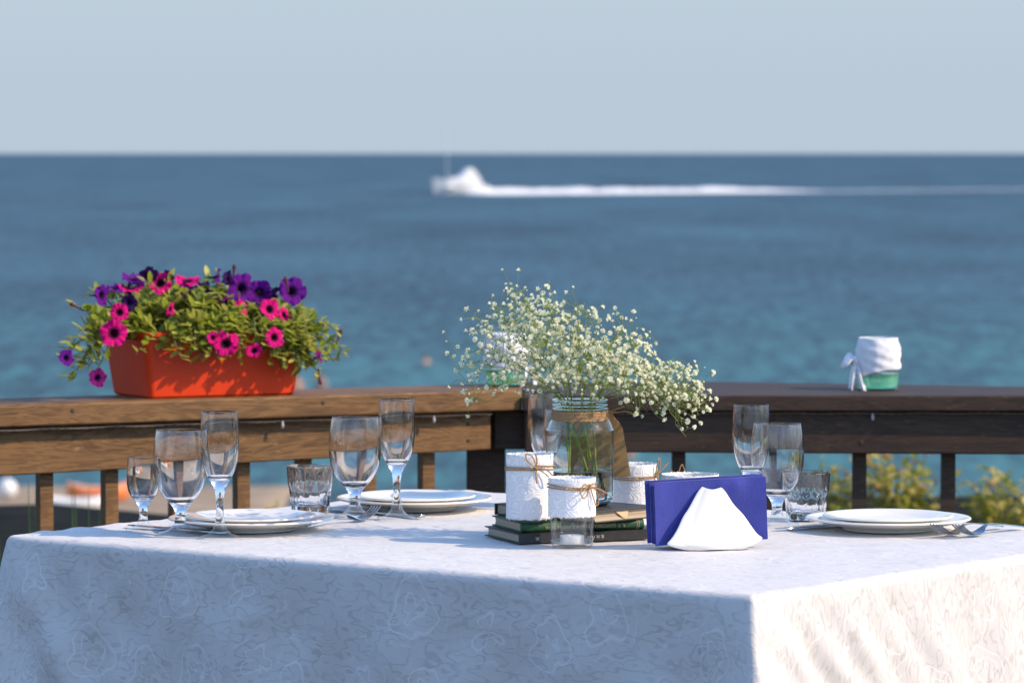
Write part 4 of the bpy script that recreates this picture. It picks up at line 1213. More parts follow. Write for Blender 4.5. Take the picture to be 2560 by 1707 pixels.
BL = [('m', 0.056, 0.08, 0.21, 0.0183, 0), ('m', 0.05, 0.018, 0.164, 0.0117, 1), ('m', -0.054, 0.011, 0.161, 0.0147, 0), ('m', -0.085, -0.035, 0.125, 0.0215, 0), ('m', 0.111, -0.035, 0.113, 0.0103, 1), ('m', 0.136, -0.035, 0.102, 0.0208, 0), ('m', 0.154, -0.035, 0.109, 0.0098, 2), ('m', 0.235, -0.035, 0.111, 0.0166, 0), ('m', 0.193, -0.035, 0.088, 0.0127, 3), ('m', 0.25, 0.018, 0.161, 0.0176, 0), ('m', 0.11, 0.08, 0.215, 0.0215, 4), ('m', -0.007, 0.073, 0.202, 0.0195, 4), ('m', 0.19, 0.02, 0.163, 0.0151, 2), ('p', 0.326, -0.035, 0.073, 0.011, 2), ('p', -0.116, -0.035, 0.045, 0.0151, 0), ('v', -0.07, 0.054, 0.19, 0.0176, 1), ('v', -0.038, 0.073, 0.203, 0.0134, 4), ('v', -0.001, 0.08, 0.218, 0.0171, 4), ('d', 0.033, 0.08, 0.227, 0.0151, 5), ('d', -0.025, 0.035, 0.177, 0.0134, 0), ('d', 0.073, 0.08, 0.224, 0.0103, 5), ('v', 0.174, 0.08, 0.219, 0.0151, 2), ('v', 0.219, 0.071, 0.198, 0.0257, 0), ('v', 0.249, 0.062, 0.191, 0.0208, 0), ('v', 0.318, 0.066, 0.192, 0.0239, 0), ('d', 0.269, 0.054, 0.185, 0.0117, 5), ('d', 0.149, 0.059, 0.19, 0.0127, 5), ('v', 0.103, 0.069, 0.198, 0.0122, 5), ('v', -0.176, -0.035, 0.083, 0.0134, 1), ('p', 0.089, 0.047, 0.183, 0.011, 5)]
BL += [('v', 0.14, 0.09, 0.205, 0.016, 4), ('d', 0.20, 0.09, 0.215, 0.014, 1), ('m', 0.285, 0.03, 0.150, 0.013, 1), ('v', 0.02, 0.10, 0.215, 0.015, 2), ('p', 0.165, 0.03, 0.180, 0.013, 4), ('d', 0.29, 0.08, 0.195, 0.015, 4)]
# directions in box space: camera lies towards (-e2) turned a little
camdir = Vector((math.sin(-BR) * -1, 0, 0))
tocam = Vector((0 - BX.x, 0 - BX.y, 0)); tocam.rotate(Euler((0, 0, -BR))); tocam.normalize()
tosun = sdir.copy(); tosun.rotate(Euler((0, 0, -BR)))
side = Vector((-tocam.y, tocam.x, 0))
FACE = {0: tocam + tosun * 0.35, 1: tocam * 0.7 - side * -0.6 + Vector((0, 0, 0.1)), 2: tocam * 0.4 + side * 0.9 + Vector((0, 0, 0.2)), 3: tocam + Vector((0, 0, 0.8)), 4: tocam * 0.35 + Vector((0, 0, 1.0)), 5: -tocam * 0.6 + Vector((0, 0, 0.6)) + side * 0.3}
pl = thing('petunia_plant', 'mixed magenta and violet petunias spilling out of the orange box', 'flowers', BX, BR)
pst = MB(); leaves = []
def leaf_mb():
    b = MB()
    vv = [(0, 0, 0), (0.30, 0.20, 0.03), (0.62, 0.24, 0.03), (0.88, 0.12, -0.02), (1.0, 0, -0.06), (0.88, -0.12, -0.02), (0.62, -0.24, 0.03), (0.30, -0.20, 0.03), (0.35, 0, -0.03), (0.68, 0, -0.05)]
    return b.add(vv, [(0, 8, 1), (1, 8, 9, 2), (2, 9, 3), (3, 9, 4), (4, 9, 5), (5, 9, 6), (6, 9, 8, 7), (7, 8, 0)])
LMB = leaf_mb()
def grow(P0, P1, sag, nl, r=0.0016, lsz=(0.018, 0.033), t0=0.15):
    mid = P0.lerp(P1, 0.55) + Vector((U(-.01, .01), U(-.01, .01), sag))
    pts = crom([P0, mid, P1], 8)
    pst.tube(pts, [r * (1 - 0.5 * k / len(pts)) for k in range(len(pts))], 5)
    for k in range(nl):
        f = t0 + (0.97 - t0) * (k + rnd()) / nl
        i = min(len(pts) - 2, int(f * (len(pts) - 1)))
        p = pts[i].lerp(pts[i + 1], f * (len(pts) - 1) - i)
        ax = (pts[i + 1] - pts[i]).normalized()
        d = Vector((U(-1, 1), U(-1, 1), U(-0.3, 1.0))); d = (d - ax * d.dot(ax)).normalized() + ax * 0.5
        up_ = Vector((U(-.4, .4), U(-.4, .4), 1)) + tosun * 0.6
        x_ = d.normalized(); y_ = up_.cross(x_)
        if y_.length < 0.1: continue
        y_.normalize(); z_ = x_.cross(y_)
        L = U(*lsz)
        m4 = Matrix(((x_.x * L, y_.x * L, z_.x * L, p.x), (x_.y * L, y_.y * L, z_.y * L, p.y), (x_.z * L, y_.z * L, z_.z * L, p.z), (0, 0, 0, 1)))
        leaves.append((m4, p, L))
for i, (k, s, off, z, r, fc) in enumerate(BL):
    P = Vector((s, off, z)) + tocam * 0.028; fdir = (FACE[fc] + Vector((U(-.4, .4), U(-.4, .4), U(-.25, .3)))).normalized()
    q = fdir.to_track_quat('Z', 'Y').to_matrix().to_4x4()
    o = bpy.data.objects.new('bloom', PME[k][i % 3]); col.objects.link(o); o.parent = pl
    o.matrix_local = Matrix.Translation(P) @ q @ Matrix.Rotation(U(0, 6.28), 4, 'Z') @ Matrix.Scale(r * 1.2, 4)
    base = P - fdir * r * 1.55
    root = Vector((max(0.01, min(BLN - 0.01, s * 0.75 + 0.04 + U(-.03, .03))), max(0.02, min(BWD - 0.02, off * 0.4 + 0.05 + U(-.03, .03))), 0.105))
    grow(root, base, 0.03 if z > 0.12 else 0.055, 9)
# bushy growth over the box
for _ in range(250):
    s = U(-0.05, BLN + 0.05); off = U(-0.045, BWD + 0.02)
    prof = 0.155 + 0.045 * math.sin(math.pi * max(0, min(1, (s + 0.02) / 0.33)))
    fr = max(0, -off) / 0.045
    z = prof - 0.075 * fr - 0.02 * rnd() - 0.25 * max(0, -s) - 0.35 * max(0, s - BLN)
    root = Vector((max(0.01, min(BLN - 0.01, s + U(-.03, .03))), max(0.01, min(BWD - 0.01, off * 0.6 + 0.03)), 0.105))
    grow(root, Vector((s, off, z)), 0.012, 9)
# sprays hanging over the front rim
for _ in range(92):
    s = random.choice((U(0.03, 0.14), U(0.08, 0.26), U(0.18, 0.30), U(0.24, 0.31)))
    zb = U(0.070, 0.115) if s < 0.2 else U(0.045, 0.11)
    grow(Vector((s + U(-.02, .02), 0.01, 0.106)), Vector((s, -0.048 + U(-.012, .008), zb)), 0.035, 8, lsz=(0.016, 0.028))
# trailing sprays to the left and right
for P1 in ((-0.165, -0.03, 0.045), (-0.15, -0.03, 0.075), (-0.15, -0.01, 0.105), (-0.135, -0.03, 0.06), (-0.175, -0.03, 0.088), (-0.12, 0.0, 0.095), (-0.147, 0.0, 0.174), (-0.10, 0.0, 0.15), (-0.115, 0.02, 0.13)):
    grow(Vector((0.01, 0.04, 0.106)), Vector(P1), 0.035 if P1[2] < 0.12 else 0.0, 22, lsz=(0.018, 0.032), t0=0.3)
for P1 in ((0.377, -0.02, 0.112), (0.389, -0.02, 0.073), (0.345, -0.03, 0.06), (0.33, -0.03, 0.035), (0.36, -0.02, 0.088), (0.35, 0.0, 0.125), (0.335, 0.02, 0.145), (0.315, -0.03, 0.06), (0.37, -0.01, 0.06), (0.32, 0.0, 0.15), (0.345, -0.02, 0.10)):
    grow(Vector((BLN - 0.02, 0.04, 0.106)), Vector(P1), 0.03, 22, lsz=(0.014, 0.024), t0=0.25)
for P, d in (((-0.147, 0.0, 0.174), (-0.8, 0, 0.4)), ((0.197, 0.06, 0.233), (0.1, 0, 1)), ((0.377, -0.02, 0.112), (0.4, 0, 1)), ((0.328, -0.035, 0.030), (0.2, 0, -1)), ((0.29, 0.03, 0.21), (-0.2, 0, 1))):
    P = Vector(P); d = Vector(d).normalized()
    wl_ = MB(); wl_.tube([P - d * 0.02, P - d * 0.008, P, P + d * 0.006, P + d * 0.010], [0.0016, 0.002, 0.003, 0.0045, 0.002], 7)
    wl_.build('wilted_bud', M['wilt'], pl)
pst.build('stems', M['pstem'], pl, angle=180, recalc=False)
LME = [LMB.mesh('leaf', M['leaf'], True, 180, False), LMB.mesh('leaf', M['leaf2'], True, 180, False)]
def hides_bloom(p):
    for (k, s_, off, z, r, fc) in BL:
        d = p - (Vector((s_, off, z)) + tocam * 0.028)
        a_ = d.dot(tocam)
        if a_ > -0.012 and (d - tocam * a_).length < r * 1.15 and fc in (0, 1, 3): return True
    return False
leaves = [t for t in leaves if not hides_bloom(t[1] + Vector((t[0][0][0], t[0][1][0], t[0][2][0])) * 0.6)]
leaves.sort(key=lambda t: -(t[1].dot(tocam) + t[2] * 2))
rest = MB()
for i, (m4, p, L) in enumerate(leaves):
    if i < 300:
        o = bpy.data.objects.new('leaf', LME[1 if rnd() < 0.45 else 0]); col.objects.link(o); o.parent = pl; o.matrix_local = m4
    else:
        rest.inst(LMB, m4, 1 if rnd() < 0.45 else 0)
tag(rest.build('leaves', [M['leaf'], M['leaf2']], pl, angle=180, recalc=False), kind='stuff')

# ------------------------------------------------------------------ cloth wrapped jars on the right railing
M['linen'] = simple('white_cotton_cloth', (0.80, 0.80, 0.82), 0.85, 0.05, 60, 0.5, 120)
M['green_liquid'] = None
def m_green():
    m, nt, bs = newmat('green_water')
    bs.inputs['Base Color'].default_value = (0.10, 0.70, 0.30, 1)
    bs.inputs['Roughness'].default_value = 0.08; bs.inputs['IOR'].default_value = 1.33
    bs.inputs['Transmission Weight'].default_value = 0.75
    vn = noise(nt, texco(nt), 20, 2)
    lnk(nt, ramp(nt, vn, [(0.3, (0.22, 0.72, 0.42)), (0.7, (0.34, 0.88, 0.56))]), bs.inputs['Base Color'])
    return m
M['green_liquid'] = m_green()
def cloth_jar(label, loc, flip=1, bow_side=-1):
    t = thing('cloth_wrapped_jar', label, 'jar', loc, 0, 'cloth wrapped jars on the railing')
    MB().lathe(smooth_prof([(0.034, 0.0006), (0.038, 0.002), (0.0405, 0.008), (0.0408, 0.060), (0.0395, 0.080), (0.0350, 0.091), (0.0345, 0.101)], 4), 56).build('glass_wall', M['jar_glass'], t, angle=180, recalc=False)
    MB().lathe([(0, 0.002), (0.034, 0.002), (0.0375, 0.004), (0.0394, 0.009), (0.0396, 0.032), (0, 0.032)], 48).build('green_water', M['green_liquid'], t, angle=50)
    w = MB(); n, rows = 90, 22; vv, fs = [], []
    for j in range(rows + 1):
        for k in range(n):
            a = 2 * math.pi * k / n; f = j / rows
            dip = 0.5 + 0.5 * math.cos(a - (math.pi if bow_side < 0 else 0))     # wrap hangs lower at the bow
            z0 = 0.043 - 0.016 * dip + 0.002 * math.sin(3 * a)
            z = z0 + (0.1015 - z0) * f
            base = 0.0425 if z < 0.078 else 0.0425 - (z - 0.078) / 0.0235 * 0.0062
            pleat = 0.0006 * math.sin((z + 0.018 * math.cos(a + 0.6)) * 330) + 0.0016 * mnoise.noise(Vector((math.cos(a) * 3, math.sin(a) * 3, z * 60)))
            rr2 = base + pleat + 0.0015
            vv.append((rr2 * math.cos(a), rr2 * math.sin(a), z))
    for j in range(rows):
        for k in range(n): fs.append((j * n + k, j * n + (k + 1) % n, (j + 1) * n + (k + 1) % n, (j + 1) * n + k))
    o = w.add(vv, fs).build('cloth_wrap', M['linen'], t, angle=180, recalc=False)
    md = o.modifiers.new('s', 'SOLIDIFY'); md.thickness = 0.0012
    # knot and two cloth ends
    b = MB(); sx = bow_side
    b.sphere((sx * 0.047, -0.012, 0.056), 0.0085, 12, 8, 0, (1, 1, 1.2))
    for pth, wd in (([(0.046, -0.012, 0.058), (0.056, -0.016, 0.064), (0.066, -0.018, 0.056), (0.074, -0.016, 0.044)], (0.006, 0.015, 0.017, 0.006)),
                    ([(0.046, -0.014, 0.052), (0.050, -0.022, 0.040), (0.054, -0.026, 0.022), (0.056, -0.030, 0.003)], (0.006, 0.011, 0.014, 0.012)),
                    ([(0.044, -0.014, 0.052), (0.040, -0.028, 0.036), (0.036, -0.036, 0.016), (0.030, -0.042, 0.0015)], (0.006, 0.009, 0.010, 0.008))):
        pp = crom(pth, 6); W2 = crom([(w_, 0, 0) for w_ in wd], 6); vv, fs = [], []
        nn = 9
        for i, p in enumerate(pp):
            for q in range(nn):
                f = q / (nn - 1) * 2 - 1
                vv.append((sx * (p.x + 0.004 * math.cos(f * 4.5)), p.y + f * W2[i].x * 0.9, max(0.001, p.z + f * W2[i].x * 0.45 + 0.003 * math.sin(f * 6 + i * 0.2))))
        for i in range(len(pp) - 1):
            for q in range(nn - 1): fs.append((i * nn + q, i * nn + q + 1, (i + 1) * nn + q + 1, (i + 1) * nn + q))
        b.add(vv, fs)
    o = b.build('cloth_bow', M['linen'], t, angle=180)
    md = o.modifiers.new('s', 'SOLIDIFY'); md.thickness = 0.0014
    md = o.modifiers.new('d', 'SUBSURF'); md.levels = 0; md.render_levels = 1
    return t
cloth_jar('glass jar of green water wrapped in knotted white cloth, right end of the dark railing', (0.715, 7.995, 0.8693), bow_side=-1)
cloth_jar('glass jar wrapped in white cloth on the railing corner, behind the bouquet', (-0.012, 7.935, 0.8803), bow_side=1)

# ------------------------------------------------------------------ plants beyond the railing
M['bush'] = simple('shrub_leaf', (0.28, 0.29, 0.035), 0.6, 0.35, 12, transl=((0.50, 0.50, 0.07), 0.45))
M['bush2'] = simple('shrub_leaf_pale', (0.60, 0.50, 0.14), 0.6, 0.3, 12, transl=((0.70, 0.58, 0.16), 0.45))
M['pinkfl'] = simple('pink_blossom', (0.62, 0.22, 0.26), 0.6, 0.2, transl=((0.7, 0.3, 0.3), 0.3))
def shrub(label, x, y, w, h, nst, seed):
    rs = random.Random(seed)
    gz = ground_z(x, y)
    t = thing('flowering_shrub', label, 'shrub', (x, y, gz - 0.01), 0, 'flowering shrubs beyond the railing')
    st, lf, fl = MB(), MB(), MB()
    for _ in range(nst):
        a = rs.uniform(0, 6.28); rr2 = rs.uniform(0.1, 1) ** 0.6
        top = Vector((w * rr2 * math.cos(a), w * 0.7 * rr2 * math.sin(a), h * rs.uniform(0.45, 1.0) * (1 - 0.35 * rr2)))
        base = Vector((top.x * 0.35, top.y * 0.35, 0))
        pts = crom([base, base.lerp(top, 0.5) + Vector((rs.uniform(-.02, .02), rs.uniform(-.02, .02), 0.02)), top], 6)
        st.tube(pts, [0.004 - 0.0025 * k / len(pts) for k in range(len(pts))], 5)
        for k in range(25):
            f = rs.uniform(0.15, 1); p = pts[min(len(pts) - 1, int(f * len(pts)))]
            p = p + Vector((rs.uniform(-1, 1), rs.uniform(-1, 1), rs.uniform(-.6, 1))) * 0.026
            m4 = Matrix.Translation(p) @ Euler((rs.uniform(-0.9, 0.9), rs.uniform(-0.9, 0.6), rs.uniform(0, 6.28))).to_matrix().to_4x4() @ Matrix.Scale(rs.uniform(0.022, 0.044), 4)
            lf.inst(LMB, m4, 1 if rs.random() < 0.45 else 0)
        if rs.random() < 0.5:
            b_ = MB().sphere((0, 0, 0), 1, 8, 5)
            for q in range(5):
                fl.inst(b_, Matrix.Translation(top + Vector((math.cos(q * 1.257), math.sin(q * 1.257), 0.3)) * 0.006) @ Matrix.Diagonal((0.007, 0.007, 0.003, 1)))
    st.build('stems', M['pstem'], t, angle=180, recalc=False)
    tag(lf.build('foliage', [M['bush'], M['bush2']], t, angle=180, recalc=False), kind='stuff')
    if fl.v: tag(fl.build('blossoms', M['pinkfl'], t, angle=180, recalc=False), kind='stuff')
shrub('pale flowering shrub seen left of the first dark baluster, by the right tumbler', 0.98, 12.6, 0.13, 0.30, 12, 3)
shrub('tall pale flowering shrub seen between the two dark balusters on the right', 1.19, 12.5, 0.15, 0.37, 20, 4)
shrub('flowering shrub at the far right, under the dark railing', 1.50, 12.4, 0.18, 0.31, 22, 5)
shrub('low green shrub with reddish blossom seen under the left railing, beside the tumbler', -0.70, 12.8, 0.09, 0.24, 9, 6)
shrub('low green shrub seen under the left railing, by the rear flute', -0.42, 12.8, 0.11, 0.16, 10, 8)
shrub('low green shrub under the left railing near the corner post', -0.20, 12.9, 0.08, 0.15, 7, 9)
# sword-leaved grass clumps just behind the left railing
M['blade'] = simple('sword_leaf', (0.055, 0.13, 0.04), 0.5, 0.25, 20, transl=((0.12, 0.25, 0.06), 0.2))
def clump(label, x, y, blades):
    t = thing('grass_clump', label, 'grass', (x, y, -0.35), 0, 'sword leaved clumps behind the railing')
    for (bx, top, lean, w) in blades:
        b = MB(); vv, fs = [], []
        n = 12
        for k in range(n + 1):
            f = k / n
            wd = w * (1 - f ** 2.2) + 0.0003
            c = Vector((bx + lean * f * f, 0.02 * math.sin(bx * 90) + 0.01 * f, (top + 0.35) * f))
            vv += [(c.x - wd, c.y, c.z), (c.x, c.y - wd * 0.35, c.z), (c.x + wd, c.y, c.z), (c.x, c.y + wd * 0.2, c.z)]
        for k in range(n):
            for q in range(4): fs.append((k * 4 + q, k * 4 + (q + 1) % 4, (k + 1) * 4 + (q + 1) % 4, (k + 1) * 4 + q))
        b.add(vv, fs).build('blade', M['blade'], t, angle=180)
clump('upright sword leaved plant behind the leftmost baluster', -1.02, 8.55, [(-0.030, 0.60, -0.030, 0.0055), (0.015, 0.645, -0.010, 0.006), (0.024, 0.625, -0.004, 0.005), (0.008, 0.56, 0.006, 0.005)])
clump('upright sword leaved plant between the two leftmost balusters', -0.90, 8.55, [(-0.010, 0.64, -0.010, 0.006), (0.004, 0.655, -0.022, 0.006), (0.012, 0.63, 0.0, 0.0065), (0.030, 0.60, 0.006, 0.005), (-0.004, 0.58, -0.015, 0.0055)])

# ------------------------------------------------------------------ beach things
M['canoe'] = simple('orange_hull', (0.72, 0.20, 0.05), 0.4, 0.1)
M['boatwhite'] = simple('white_gelcoat', (0.80, 0.80, 0.78), 0.3, 0.03)
def hull_mb(L, Wd, Hh, rake=0.12, open_=True, nose=1.0):
    b = MB(); n, m = 20, 10; vv, fs = [], []
    for i in range(n + 1):
        f = i / n * 2 - 1
        w = Wd / 2 * max(0.02, (1 - abs(f) ** 2.4 * nose))
        zt = Hh * (0.8 + 0.35 * f * f)
        for j in range(m + 1):
            a = math.pi * (j / m)
            y = -w * math.cos(a); z = zt - (zt - Hh * 0.12 * f * f) * math.sin(a) ** 0.7
            vv.append((f * L / 2, y, z))
    for i in range(n):
        for j in range(m): fs.append((i * (m + 1) + j, i * (m + 1) + j + 1, (i + 1) * (m + 1) + j + 1, (i + 1) * (m + 1) + j))
    return b.add(vv, fs)
def small_boat(name, label, x, y, L, Wd, Hh, rz, mat, cat, thw):
    t = thing(name, label, cat, (x, y, ground_z(x, y) + 0.02), rz)
    o = hull_mb(L, Wd, Hh).build('hull', mat, t, angle=180)
    md = o.modifiers.new('s', 'SOLIDIFY'); md.thickness = 0.03
    for fx in thw: MB().box((fx * L, 0, Hh * 0.72), (0.18, Wd * 0.86, 0.04)).build('seat', M['boatwhite'], t)
    MB().tube([(L * 0.5 * (k / 20 * 2 - 1), Wd / 2 * max(0.02, 1 - abs(k / 20 * 2 - 1) ** 2.4) + 0.012, Hh * (0.8 + 0.35 * (k / 20 * 2 - 1) ** 2)) for k in range(21)], 0.02, 6).build('gunwale', M['boatwhite'], t)
    return t
small_boat('canoe', 'orange canoe pulled up on the beach, seen under the left railing', -11.5, 113.5, 1.7, 0.6, 0.5, R(12), M['canoe'], 'canoe', (-0.2, 0.2))
small_boat('dinghy', 'small white dinghy on the sand beside the orange canoe', -11.9, 110.5, 1.8, 0.8, 0.35, R(-6), M['boatwhite'], 'dinghy', (0.0,))
by = thing('mooring_buoy', 'round white buoy lying on the sand at the far left', 'buoy', (-14.2, 115.0, ground_z(-14.2, 115.0)))
MB().sphere((0, 0, 0.30), 0.28, 20, 14).build('float', M['boatwhite'], by)
MB().lathe([(0, 0.56), (0.05, 0.56), (0.05, 0.64), (0.03, 0.66), (0, 0.66)], 14).build('eye', simple('buoy_eye', (0.4, 0.4, 0.4), 0.4, metal=0.6), by)

# people in the water
M['skin'] = simple('bather_skin', (0.52, 0.29, 0.20), 0.55, 0.08, 5)  # one even skin tone for all bathers
M['hair'] = simple('dark_hair', (0.05, 0.03, 0.02), 0.7)
M['swim_r'] = simple('red_swimwear', (0.45, 0.05, 0.06), 0.7)
M['swim_b'] = simple('blue_swimwear', (0.04, 0.08, 0.25), 0.7)
def person(label, x, y, z, rz, swim, arms):
    t = thing('person', label, 'person', (x, y, z), rz, 'bathers in the sea')
    J = {'pelvis': (0, 0, 0.92, .125), 'waist': (0, 0, 1.08, .118), 'chest': (0, -0.01, 1.30, .142), 'neck': (0, 0, 1.50, .058), 'head': (0, -0.012, 1.585, .078), 'crown': (0, -0.012, 1.70, .072),
         'lsh': (-0.17, 0, 1.42, .062), 'rsh': (0.17, 0, 1.42, .062),
         'lhip': (-0.09, 0, 0.86, .095), 'rhip': (0.09, 0, 0.86, .095), 'lkn': (-0.10, -0.02, 0.47, .062), 'rkn': (0.10, 0.01, 0.47, .062), 'lan': (-0.10, 0, 0.08, .042), 'ran': (0.10, 0.02, 0.08, .042), 'lto': (-0.11, -0.14, 0.04, .035), 'rto': (0.11, -0.12, 0.04, .035)}
    J.update(arms)
    E_ = [('pelvis', 'waist'), ('waist', 'chest'), ('chest', 'neck'), ('neck', 'head'), ('head', 'crown'), ('chest', 'lsh'), ('chest', 'rsh'), ('lsh', 'lel'), ('lel', 'lwr'), ('lwr', 'lha'), ('rsh', 'rel'), ('rel', 'rwr'), ('rwr', 'rha'),
          ('pelvis', 'lhip'), ('pelvis', 'rhip'), ('lhip', 'lkn'), ('lkn', 'lan'), ('lan', 'lto'), ('rhip', 'rkn'), ('rkn', 'ran'), ('ran', 'rto')]
    K = list(J); me = bpy.data.meshes.new('body')
    me.from_pydata([J[k][:3] for k in K], [(K.index(a), K.index(b)) for a, b in E_], [])
    me.materials.append(M['skin'])
    o = put('body', me, t)
    sk = o.modifiers.new('skin', 'SKIN'); sk.use_smooth_shade = True
    me.skin_vertices.new() if not me.skin_vertices else None
    for i, k in enumerate(K):
        me.skin_vertices[0].data[i].radius = (J[k][3], J[k][3]); me.skin_vertices[0].data[i].use_root = (k == 'pelvis')
    sb = o.modifiers.new('sub', 'SUBSURF'); sb.levels = 1; sb.render_levels = 2
    MB().sphere((0, 0.012, 1.665), 0.098, 14, 10, 0, (0.95, 1.05, 0.95)).build('hair', M['hair'], t, angle=180)
    MB().lathe([(0.128, 0.80), (0.150, 0.88), (0.140, 0.99), (0.134, 1.0)], 20).build('swimwear', swim, t, angle=180)
    return t
arm_d = {'lel': (-0.24, 0.02, 1.16, .045), 'lwr': (-0.25, -0.06, 0.94, .034), 'lha': (-0.25, -0.09, 0.85, .034), 'rel': (0.24, 0.02, 1.16, .045), 'rwr': (0.25, -0.06, 0.94, .034), 'rha': (0.25, -0.09, 0.85, .034)}
arm_h = {'lel': (-0.28, 0.03, 1.18, .045), 'lwr': (-0.16, -0.10, 1.05, .034), 'lha': (-0.10, -0.12, 1.02, .034), 'rel': (0.28, 0.03, 1.18, .045), 'rwr': (0.16, -0.10, 1.05, .034), 'rha': (0.10, -0.12, 1.02, .034)}
person('bather standing waist deep in the sea, half behind the flower box', -8.70, 166.0, SEA_Z - 0.80, R(10), M['swim_b'], arm_h)
person('bather standing waist deep in the sea, just right of the flower box', -7.75, 166.0, SEA_Z - 0.75, R(-25), M['swim_r'], arm_d)
person('swimmer with only head and shoulders out of the sea, left of the bouquet', -4.02, 192.0, SEA_Z - 1.32, R(30), M['swim_r'], arm_d)
person('swimmer seen under the dark railing, right of the vase', 3.72, 132.0, SEA_Z - 1.15, R(-15), M['swim_r'], arm_d)

# ------------------------------------------------------------------ motor yacht and its wake
BYX, BYY = -12.4, 985.0
yt = thing('motor_yacht', 'white motor yacht with a tall mast heading left across the sea', 'boat', (BYX, BYY, SEA_Z), R(203))
yt.scale = (1.12, 1.3, 1.12)
def yacht_hull():
    b = MB(); n, m = 24, 10; L, Wd = 11.8, 3.6; vv, fs = [], []
    for i in range(n + 1):
        f = i / n                                   # 0 stern, 1 bow
        w = Wd / 2 * (1 - max(0, (f - 0.45) / 0.55) ** 2.0 * 0.98)
        zt = 1.9 + 1.5 * f ** 1.2; zb = -0.35 + 0.9 * max(0, f - 0.75) / 0.25 * max(0, f - 0.75)
        xx = -L / 2 + L * f
        for j in range(m + 1):
            g = j / m * 2 - 1
            fl_ = abs(g) ** 3.2
            xo = 0.9 * f ** 4 * abs(g)
            vv.append((xx + xo * 0.6, w * math.copysign(abs(g) ** 0.45, g), zb + (zt - zb) * fl_))
    for i in range(n):
        for j in range(m): fs.append((i * (m + 1) + j, i * (m + 1) + j + 1, (i + 1) * (m + 1) + j + 1, (i + 1) * (m + 1) + j))
    # deck and transom
    for i in range(n): fs.append((i * (m + 1), (i + 1) * (m + 1), (i + 1) * (m + 1) + m, i * (m + 1) + m))
    fs.append(tuple(range(m + 1)))
    return b.add(vv, fs)
hull = yacht_hull().build('hull', M['boatwhite'], yt, angle=50)
def taper_box(x0, x1, xs0, xs1, w0, w1, z0, z1):
    return MB().add([(x0, -w0, z0), (x1, -w0, z0), (x1, w0, z0), (x0, w0, z0), (xs0, -w1, z1), (xs1, -w1, z1), (xs1, w1, z1), (xs0, w1, z1)],
                    [(0, 3, 2, 1), (4, 5, 6, 7), (0, 1, 5, 4), (1, 2, 6, 5), (2, 3, 7, 6), (3, 0, 4, 7)])
cab = taper_box(-4.4, 4.4, -4.1, 2.4, 1.55, 1.35, 1.4, 3.5).build('cabin', M['boatwhite'], yt, smooth=False, bevel=0.1)
M['dkglass'] = simple('dark_cabin_glass', (0.02, 0.03, 0.04), 0.08, 0.05)
for sg in (-1, 1):
    for (a, b_) in ((-3.1, -1.9), (-1.7, -0.5), (-0.3, 0.8)):
        o = MB().box(((a + b_) / 2, sg * 1.40, 2.5), (b_ - a, 0.06, 0.6)).build('window', M['dkglass'], cab, smooth=False)
        o.rotation_euler = (R(sg * 7.5), 0, 0)
fly = taper_box(-3.7, 0.6, -3.4, -0.6, 1.3, 1.2, 3.5, 4.5).build('flybridge', M['boatwhite'], yt, smooth=False, bevel=0.08)
taper_box(-3.2, -0.6, -2.6, -1.3, 1.0, 0.85, 4.5, 5.5).build('radar_arch', M['boatwhite'], yt, smooth=False, bevel=0.08)
MB().tube([(3.0, 0, 1.9), (3.0, 0, 13.5)], [0.09, 0.05], 8).build('mast', M['boatwhite'], yt)
rl = MB()
for sg in (-1, 1):
    rl.tube([(x, sg * (1.7 - max(0, x - 0.5) * 0.27), 2.3 + 0.22 * max(0, x)) for x in (-1, 0.5, 2, 3.5, 5, 6)], 0.035, 5)
    for x in (-1, 0.5, 2, 3.5, 5): rl.tube([(x, sg * (1.7 - max(0, x - 0.5) * 0.27), 1.5 + 0.2 * max(0, x)), (x, sg * (1.7 - max(0, x - 0.5) * 0.27), 2.3 + 0.22 * max(0, x))], 0.03, 5)
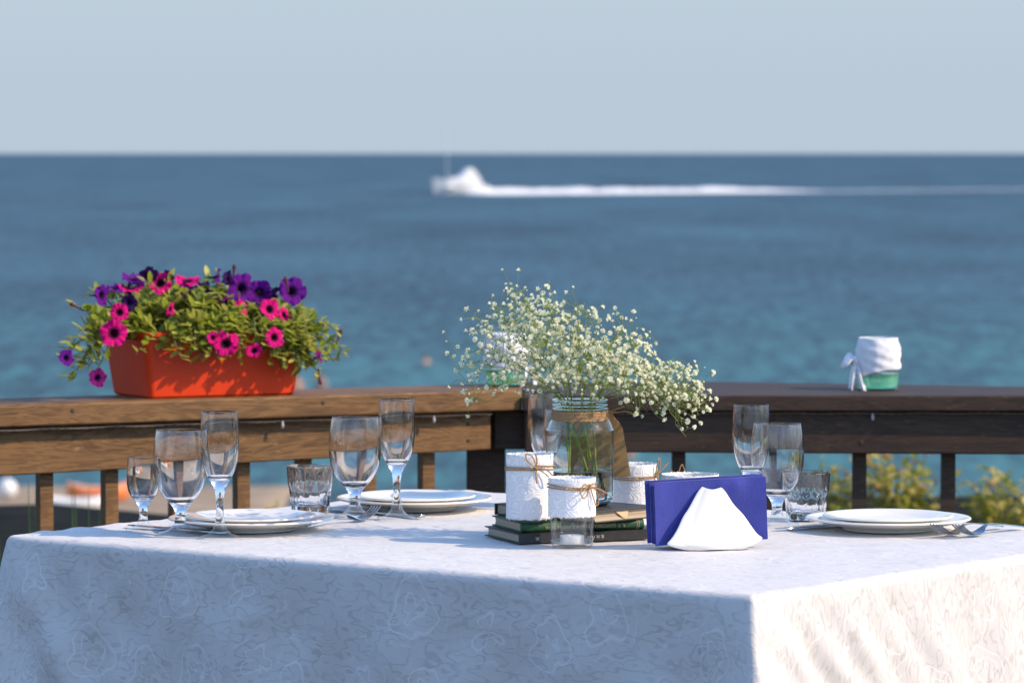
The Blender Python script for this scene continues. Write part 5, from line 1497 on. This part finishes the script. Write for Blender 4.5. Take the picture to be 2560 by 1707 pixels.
rl.build('guard_rail', simple('rail_steel', (0.6, 0.6, 0.6), 0.25, metal=1), yt)
# churned foam: a broken ridge of spray trailing to the right and away
M['foam'] = simple('sea_foam', (0.74, 0.77, 0.80), 0.9, 0.06, 0.5, 0.6, 3)
wk = MB(); vv, fs = [], []
NW, MW = 220, 9
for i in range(NW + 1):
    f = i / NW
    x = -9.0 + 166 * f; y_ = 985 + 150 * f * (0.7 + 0.3 * f)
    st_ = math.exp(-f * 1.1)
    nz = 0.75 + 0.22 * mnoise.noise(Vector((f * 30, 0, 5)))
    hgt = (1.4 if f < 0.34 else 1.4 - 1.12 * min(1, (f - 0.42) / 0.12)) * st_ * max(0.25, nz + 0.25)
    wd = 3.5 + 6 * f
    for j in range(MW + 1):
        g = j / MW * 2 - 1
        z = hgt * max(0, 1 - g * g) * (1 + 0.35 * mnoise.noise(Vector((f * 120, g * 3, 1)))) - 0.04
        vv.append((x + 0.4 * g, y_ + g * wd, SEA_Z + z))
for i in range(NW):
    for j in range(MW): fs.append((i * (MW + 1) + j, (i + 1) * (MW + 1) + j, (i + 1) * (MW + 1) + j + 1, i * (MW + 1) + j + 1))
tag(wk.add(vv, fs).build('boat_wake', M['foam'], angle=180), 'long trail of white foam behind the motor yacht', kind='stuff')
bw = MB()
bw.sphere((0, 0, 0), 1, 16, 8)
for i, p in enumerate(bw.v):
    k = 1 + 0.3 * mnoise.noise(Vector(p) * 3)
    bw.v[i] = (p[0] * 3.6 * k + 3.0, p[1] * 3.2 * k, max(-0.1, p[2] * 0.8 * k))
tag(bw.build('bow_spray', M['foam'], None, (BYX + 1.0, BYY - 0.3, SEA_Z), 0, angle=180), 'white bow wave and spray along the yacht hull', kind='stuff')

sun_d.cycles.is_caustics_light = True
for o in bpy.data.objects:
    if o.type != 'MESH': continue
    k = o.name.split('.')[0]
    if o.data.materials and o.data.materials[0] in (M['glass_solid'],): o.cycles.is_caustics_caster = True
    if k in ('tablecloth', 'dinner_plate', 'dessert_plate'): o.cycles.is_caustics_receiver = True
